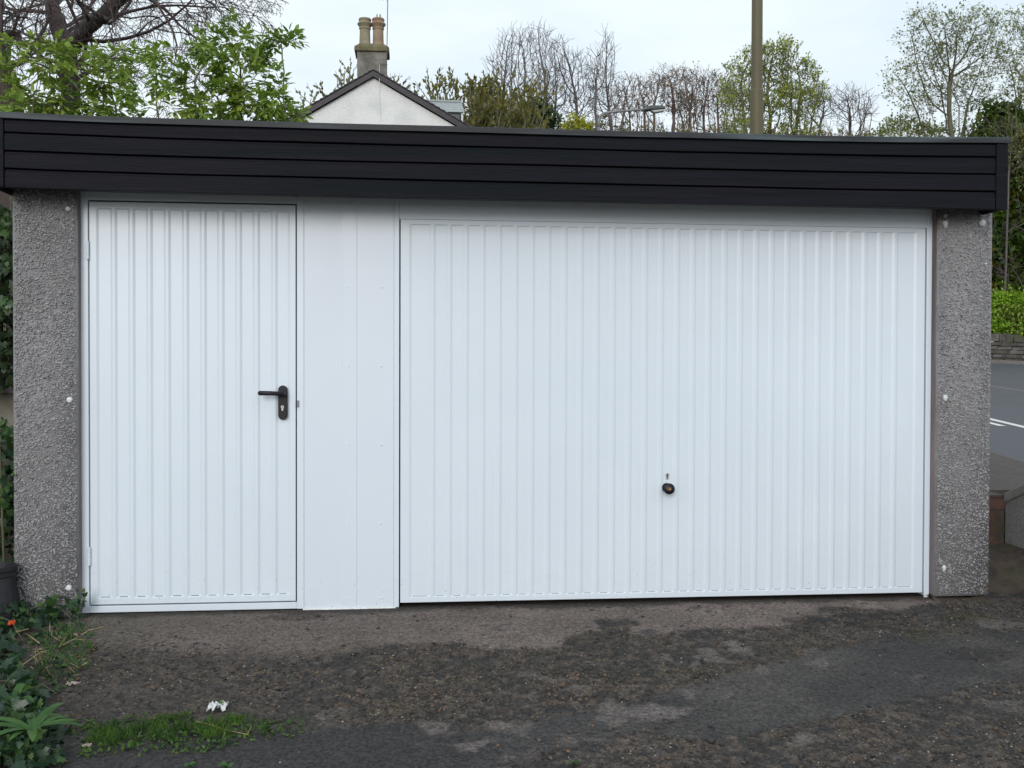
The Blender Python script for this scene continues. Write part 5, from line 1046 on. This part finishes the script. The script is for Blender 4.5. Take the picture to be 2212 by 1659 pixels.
# ground ivy in the lower left
dens = [((0,1300),(175,1290),(178,1330),(160,1390),(120,1400),(150,1330),(60,1410),(0,1420)), ]
pts = []
def fill(poly, n_, zmax, seed):
    r = np.random.default_rng(seed); wp = np.array(Gp(poly)); lo, hi = wp.min(0), wp.max(0); q = lo+r.random((n_*4, 2))*(hi-lo); ins = sdpoly(q[:, 0], q[:, 1], [tuple(w_) for w_ in wp])+(fbm(q[:, 0], q[:, 1], 9, 3, seed)-.5)*.12
    q = q[ins > 0][:n_]; iz = np.clip(ins[ins > 0][:n_]/.10, 0, 1); cl = fbm(q[:, 0], q[:, 1], 7, 2, seed+3); z = zg(q[:, 0], q[:, 1])+.006+r.random(len(q))*zmax*(.15+.85*iz)*(.4+1.1*cl); return np.stack([q[:, 0], q[:, 1], z], -1)
EI = empty('ground_ivy', tuple(G(60, 1500))); tag(EI, 'dark ivy and weeds spreading over the lower left corner', 'ivy', kind='stuff')
P = np.concatenate([fill([(-260,1290),(185,1296),(185,1330),(150,1350),(95,1370),(80,1395),(-260,1420)], 420, .14, 1),
                    fill([(-400,1400),(45,1385),(50,1460),(85,1500),(120,1560),(140,1600),(110,1690),(-400,1720)], 1900, .12, 2)])
c = W(166, 1296, -.09); P = np.concatenate([P, c+r.normal(0, .022, (12, 3)), W(160, 1318, -.09)+r.normal(0, .022, (12, 3)), W(120, 1325, -.1)+r.normal(0, .04, (30, 3)), W(60, 1345, -.2)+r.normal(0, .05, (40, 3))])
ivy_leaves(P, (0, -.55, 1.), .050, 4, 'leaves', EI, .22)
mb = MB()
for i in range(60):
    a_ = P[r.integers(len(P))]; b_ = a_+np.array([r.normal(0, .12), r.normal(0, .12), 0]); b_[2] = zg(b_[0], b_[1])+.01; m_ = (a_+b_)/2+np.array([0, 0, .03]); mb.tube([b_, m_, a_], [.0025, .002, .0015], 4)
mb.build('stems', M['twig_green'], EI)
# grass and low weeds
wp_ = fill([(70,1385),(185,1360),(205,1400),(190,1450),(130,1475),(80,1450)], 300, .02, 61); rw = np.random.default_rng(62); kw_ = len(wp_)
Dw = rw.normal(0, .55, (kw_, 3))+np.array([0, 0, .9]); Sw = .03+.06*rw.random(kw_); isg = rw.random(kw_) < .72
BLs = (np.array([(0,.03,0),(0,-.03,0),(.5,.028,.0),(.5,-.028,.0),(1,0,-.18)]), np.array([(0,1,3,2),(2,3,4,4)]))
leafobj('grass_blades', [(leaves(BLs, wp_[isg], Dw[isg], rw.normal(0, 1, (isg.sum(), 3)), Sw[isg]), 0), (leaves(BLs, wp_[~isg], Dw[~isg]*np.array([2, 2, .5]), rw.normal(0, 1, ((~isg).sum(), 3)), Sw[~isg]), 1)], [M['ivy2'], M['straw']], EI)
wp_ = fill([(60,1380),(175,1350),(200,1400),(170,1460),(120,1500),(80,1450)], 260, .05, 63); ivy_leaves(wp_, (0, -.5, 1.), .024, 64, 'small_leaves', EI, .6)
M['litter'] = mat('brown_leaf_litter', (.10, .055, .035), (.20, .12, .07), scale=30, rough=.85)
lp_ = np.concatenate([fill(q_, n_, .003, sd_) for q_, n_, sd_ in (([(1150,1478),(1330,1445),(1380,1460),(1300,1500),(1180,1530)], 170, 71), ([(700,1500),(1000,1490),(1150,1520),(900,1545),(700,1545)], 160, 72), ([(500,1400),(900,1400),(1000,1480),(560,1520)], 130, 73), ([(1050,1600),(1300,1560),(1600,1520),(1500,1580),(1200,1640)], 120, 74), ([(1900,1300),(2150,1290),(2200,1340),(1950,1370)], 60, 75))])
rw = np.random.default_rng(65); kl = len(lp_); lo_ = leafobj('leaf_litter', [(leaves(DIAM, lp_, rw.normal(0, 1, (kl, 3))*np.array([1, 1, .25]), np.array([0, 0, 1.])+rw.normal(0, .4, (kl, 3)), .007+.012*rw.random(kl)), 0)], [M['litter']], None); tag(lo_, 'brown crumbs of dead leaf strewn over the worn forecourt', 'leaf litter', kind='stuff')
BL = (np.array([(0,.035,0),(0,-.035,0),(.5,.03,.0),(.5,-.03,.0),(1,0,-.12)]), np.array([(0,1,3,2),(2,3,4,4)]))
SMALL = (np.array([(0,0,0),(.3,.26,.03),(.75,.24,.0),(1,0,-.05),(.75,-.24,.0),(.3,-.26,.03)]), np.array([(0,1,2,3),(0,3,4,5)]))
Pg = np.concatenate([fill([(205,1578),(260,1562),(330,1558),(400,1548),(470,1550),(560,1552),(640,1566),(600,1578),(500,1582),(430,1602),(330,1600),(240,1606),(190,1596)], 6500, .008, 21)])
gk = fbm(Pg[:, 0], Pg[:, 1], 13, 3, 77)+.25*fbm(Pg[:, 0], Pg[:, 1], 50, 2, 78) > .60; Pg = Pg[gk]; k = len(Pg); Dg = r.normal(0, .6, (k, 3))+np.array([0, 0, .8]); Sg = .014+.022*r.random(k)
w_ = fill([(160,1560),(215,1555),(300,1545),(640,1558),(660,1578),(420,1620),(180,1630)], 900, .01, 23); kw = len(w_)
EG = empty('grass_strip', tuple(G(420, 1575))); tag(EG, 'strip of short grass and weeds growing across the worn tarmac', 'grass', kind='stuff')
leafobj('blades', [(leaves(BL, Pg, Dg, r.normal(0, 1, (k, 3)), Sg), 0), (leaves(SMALL, w_, r.normal(0, 1, (kw, 3))+np.array([0, 0, .2]), np.array([0, 0, 1.])+r.normal(0, .4, (kw, 3)), .010+.012*r.random(kw)), 0)], [M['grass'], M['broad']], EG)
# tufts round the ivy edge with straw
def tuft(px, py, n_, Ls, name, label, m, w=.05, up=.7, cat='weed', wide=1.0, spread=.7, group=None, lift=0):
    c = G(px, py); c[2] = zg(c[0], c[1])+lift; e_ = empty(name, tuple(c)); tag(e_, label, cat, group); r = np.random.default_rng(int(px+py)); mb = MB()
    for i in range(n_):
        az = r.random()*6.28; L_ = Ls*(.6+.6*r.random()); hd = np.array([math.cos(az), math.sin(az), 0])*spread; pts = []; ww = L_*w*wide; side = np.array([-math.sin(az), math.cos(az), 0]); v = []
        sg = 7
        for j in range(sg+1):
            t = j/sg; p = c+hd*L_*t+np.array([0, 0, up*L_*(t-.75*t*t)])+np.array([0, 0, .004]); wj = ww*math.sin(math.pi*min(1, .12+.88*t))**.7*(1 if t < 1 else 0.05); v += [p-side*wj+np.array([0, 0, wj*.3]), p, p+side*wj+np.array([0, 0, wj*.3])]
        mb.add(v, [(3*j+q_, 3*j+q_+1, 3*j+q_+4, 3*j+q_+3) for j in range(sg) for q_ in (0, 1)])
    mb.build('leaves', m, e_); return e_
tuft(70, 1620, 13, .19, 'broad_leaved_weed', 'broad leaved green weed lying over the bottom left tarmac', M['broad'], .085, .45, spread=.95, lift=.07)
tuft(25, 1560, 9, .16, 'broad_leaved_weed', 'broad leaved weed above the bottom left weed at the photo edge', M['broad'], .08, .9, spread=.7, lift=.05)
tuft(478, 1530, 3, .045, 'weed_shoot', 'single upright leaf shoot above the grass strip', M['grass'], .12, 1.6, spread=.25)
SH = 'small green shoots at the bottom of the forecourt'
for px, py, lab in ((410, 1652, 'small green shoot at the bottom edge, left of the other bottom shoots'), (490, 1655, 'small round leaved shoot at the bottom edge below the grass strip'), (1240, 1648, 'small yellow green shoot at the bottom edge near the middle')):
    tuft(px, py, 6, .04, 'seedling', lab, M['broad'] if px < 1000 else M['ivy2'], .28, .9, spread=.6, group=SH)
tuft(2045, 1336, 12, .018, 'moss_tuft', 'small moss tuft on the tarmac in front of the right pillar', M['grass'], .12, .8)
# straws and twigs
mb = MB(); rs = np.random.default_rng(3)
def straw(pts, r_=.0016, name='straw', label='', gr=None):
    mb = MB(); P = []
    for px, py, h_ in pts: g_ = G(px, py); g_[2] = zg(g_[0], g_[1])+h_; P.append(g_)
    mb.tube(P, r_, 5); o = mb.build(name, M['straw']); tag(o, label, 'straw', gr); return o
GS = 'dry straws on the ground'
straw([(422,1566,.02),(455,1570,.018),(480,1578,.015),(535,1586,.008)], .0015, 'straw', 'long dry straw lying across the grass strip', GS)
straw([(535,1586,.01),(543,1575,.02)], .0012, 'straw', 'short bent straw end at the right of the long straw', GS)
straw([(50,1450,.03),(85,1430,.04),(110,1418,.03)], .0018, 'straw', 'dry straw sloping up through the ivy on the left', GS)
straw([(35,1388,.05),(62,1382,.05)], .0018, 'straw', 'short straw beside the orange petal in the ivy', GS)
straw([(188,1372,.02),(222,1364,.02)], .0016, 'straw', 'straw poking out of the ivy near the door frame foot', GS)
straw([(110,1370,.02),(112,1400,.06)], .0018, 'straw', 'upright straw among the weeds near the tub', GS)
# litter
M['paper'] = mat('white_paper', (.70, .71, .72), (.55, .56, .57), scale=120, rough=.7)
def crumple(px, py, w_, h_, seed, name, label, cat, m, flat=.35):
    c = G(px, py); c[2] = zg(c[0], c[1])+.004; r = np.random.default_rng(seed); n_ = 9; v = []
    for j in range(n_):
        for i in range(n_): v.append((c[0]+(i/(n_-1)-.5)*w_*(.8+.3*r.random()), c[1]+(j/(n_-1)-.5)*h_*(.8+.3*r.random()), c[2]+r.random()*w_*flat))
    mb = MB(); mb.add(v, [(j*n_+i, j*n_+i+1, (j+1)*n_+i+1, (j+1)*n_+i) for j in range(n_-1) for i in range(n_-1) if r.random() > .15]); o = mb.build(name, m); tag(o, label, cat)
    s_ = o.modifiers.new('s', 'SOLIDIFY'); s_.thickness = .0006
    return o
crumple(470, 1533, .066, .06, 5, 'paper_scrap', 'crumpled white paper scrap at the top of the grass strip', 'litter', M['paper'], .4)
M['orange'] = mat('orange_petal', (.75, .09, .01), rough=.5)
crumple(25, 1384, .03, .02, 8, 'petal', 'bright orange petal caught in the ivy at the left edge', 'petal', M['orange'], .8)
bpy.data.objects['petal'].location.z += .07
M['leafdry'] = mat('dead_leaf', (.35, .28, .25), (.5, .42, .38), scale=40, rough=.7)
crumple(158, 1478, .05, .025, 9, 'dead_leaf', 'pale dead leaf on the soil right of the ivy', 'leaf', M['leafdry'], .2)
crumple(188, 1608, .03, .018, 10, 'dead_leaf', 'pinkish dead leaf at the lower end of the grass strip', 'leaf', M['leafdry'], .3)
def stone(px, py, s_, seed, m, label):
    c = G(px, py); z0 = zg(c[0], c[1]); r = np.random.default_rng(seed); mb = MB(); n_ = 10; prof = []
    v = []
    for j, ph in enumerate(np.linspace(-1.2, 1.4, 6)):
        for i in range(n_): th_ = 2*math.pi*i/n_; q_ = s_*(.85+.3*r.random()); v.append((c[0]+q_*math.cos(ph)*math.cos(th_), c[1]+q_*math.cos(ph)*math.sin(th_), z0+s_*.55+q_*.7*math.sin(ph)))
    mb.add(v, [(j*n_+i, j*n_+(i+1) % n_, (j+1)*n_+(i+1) % n_, (j+1)*n_+i) for j in range(5) for i in range(n_)]+[tuple(range(n_))[::-1], tuple(50+i for i in range(n_))]); o = mb.build('pebble', m, smooth=True); tag(o, label, 'stone'); return o
stone(1537, 1606, .017, 3, M['grit1'], 'black lump of stone alone on the tarmac at the bottom right of centre')
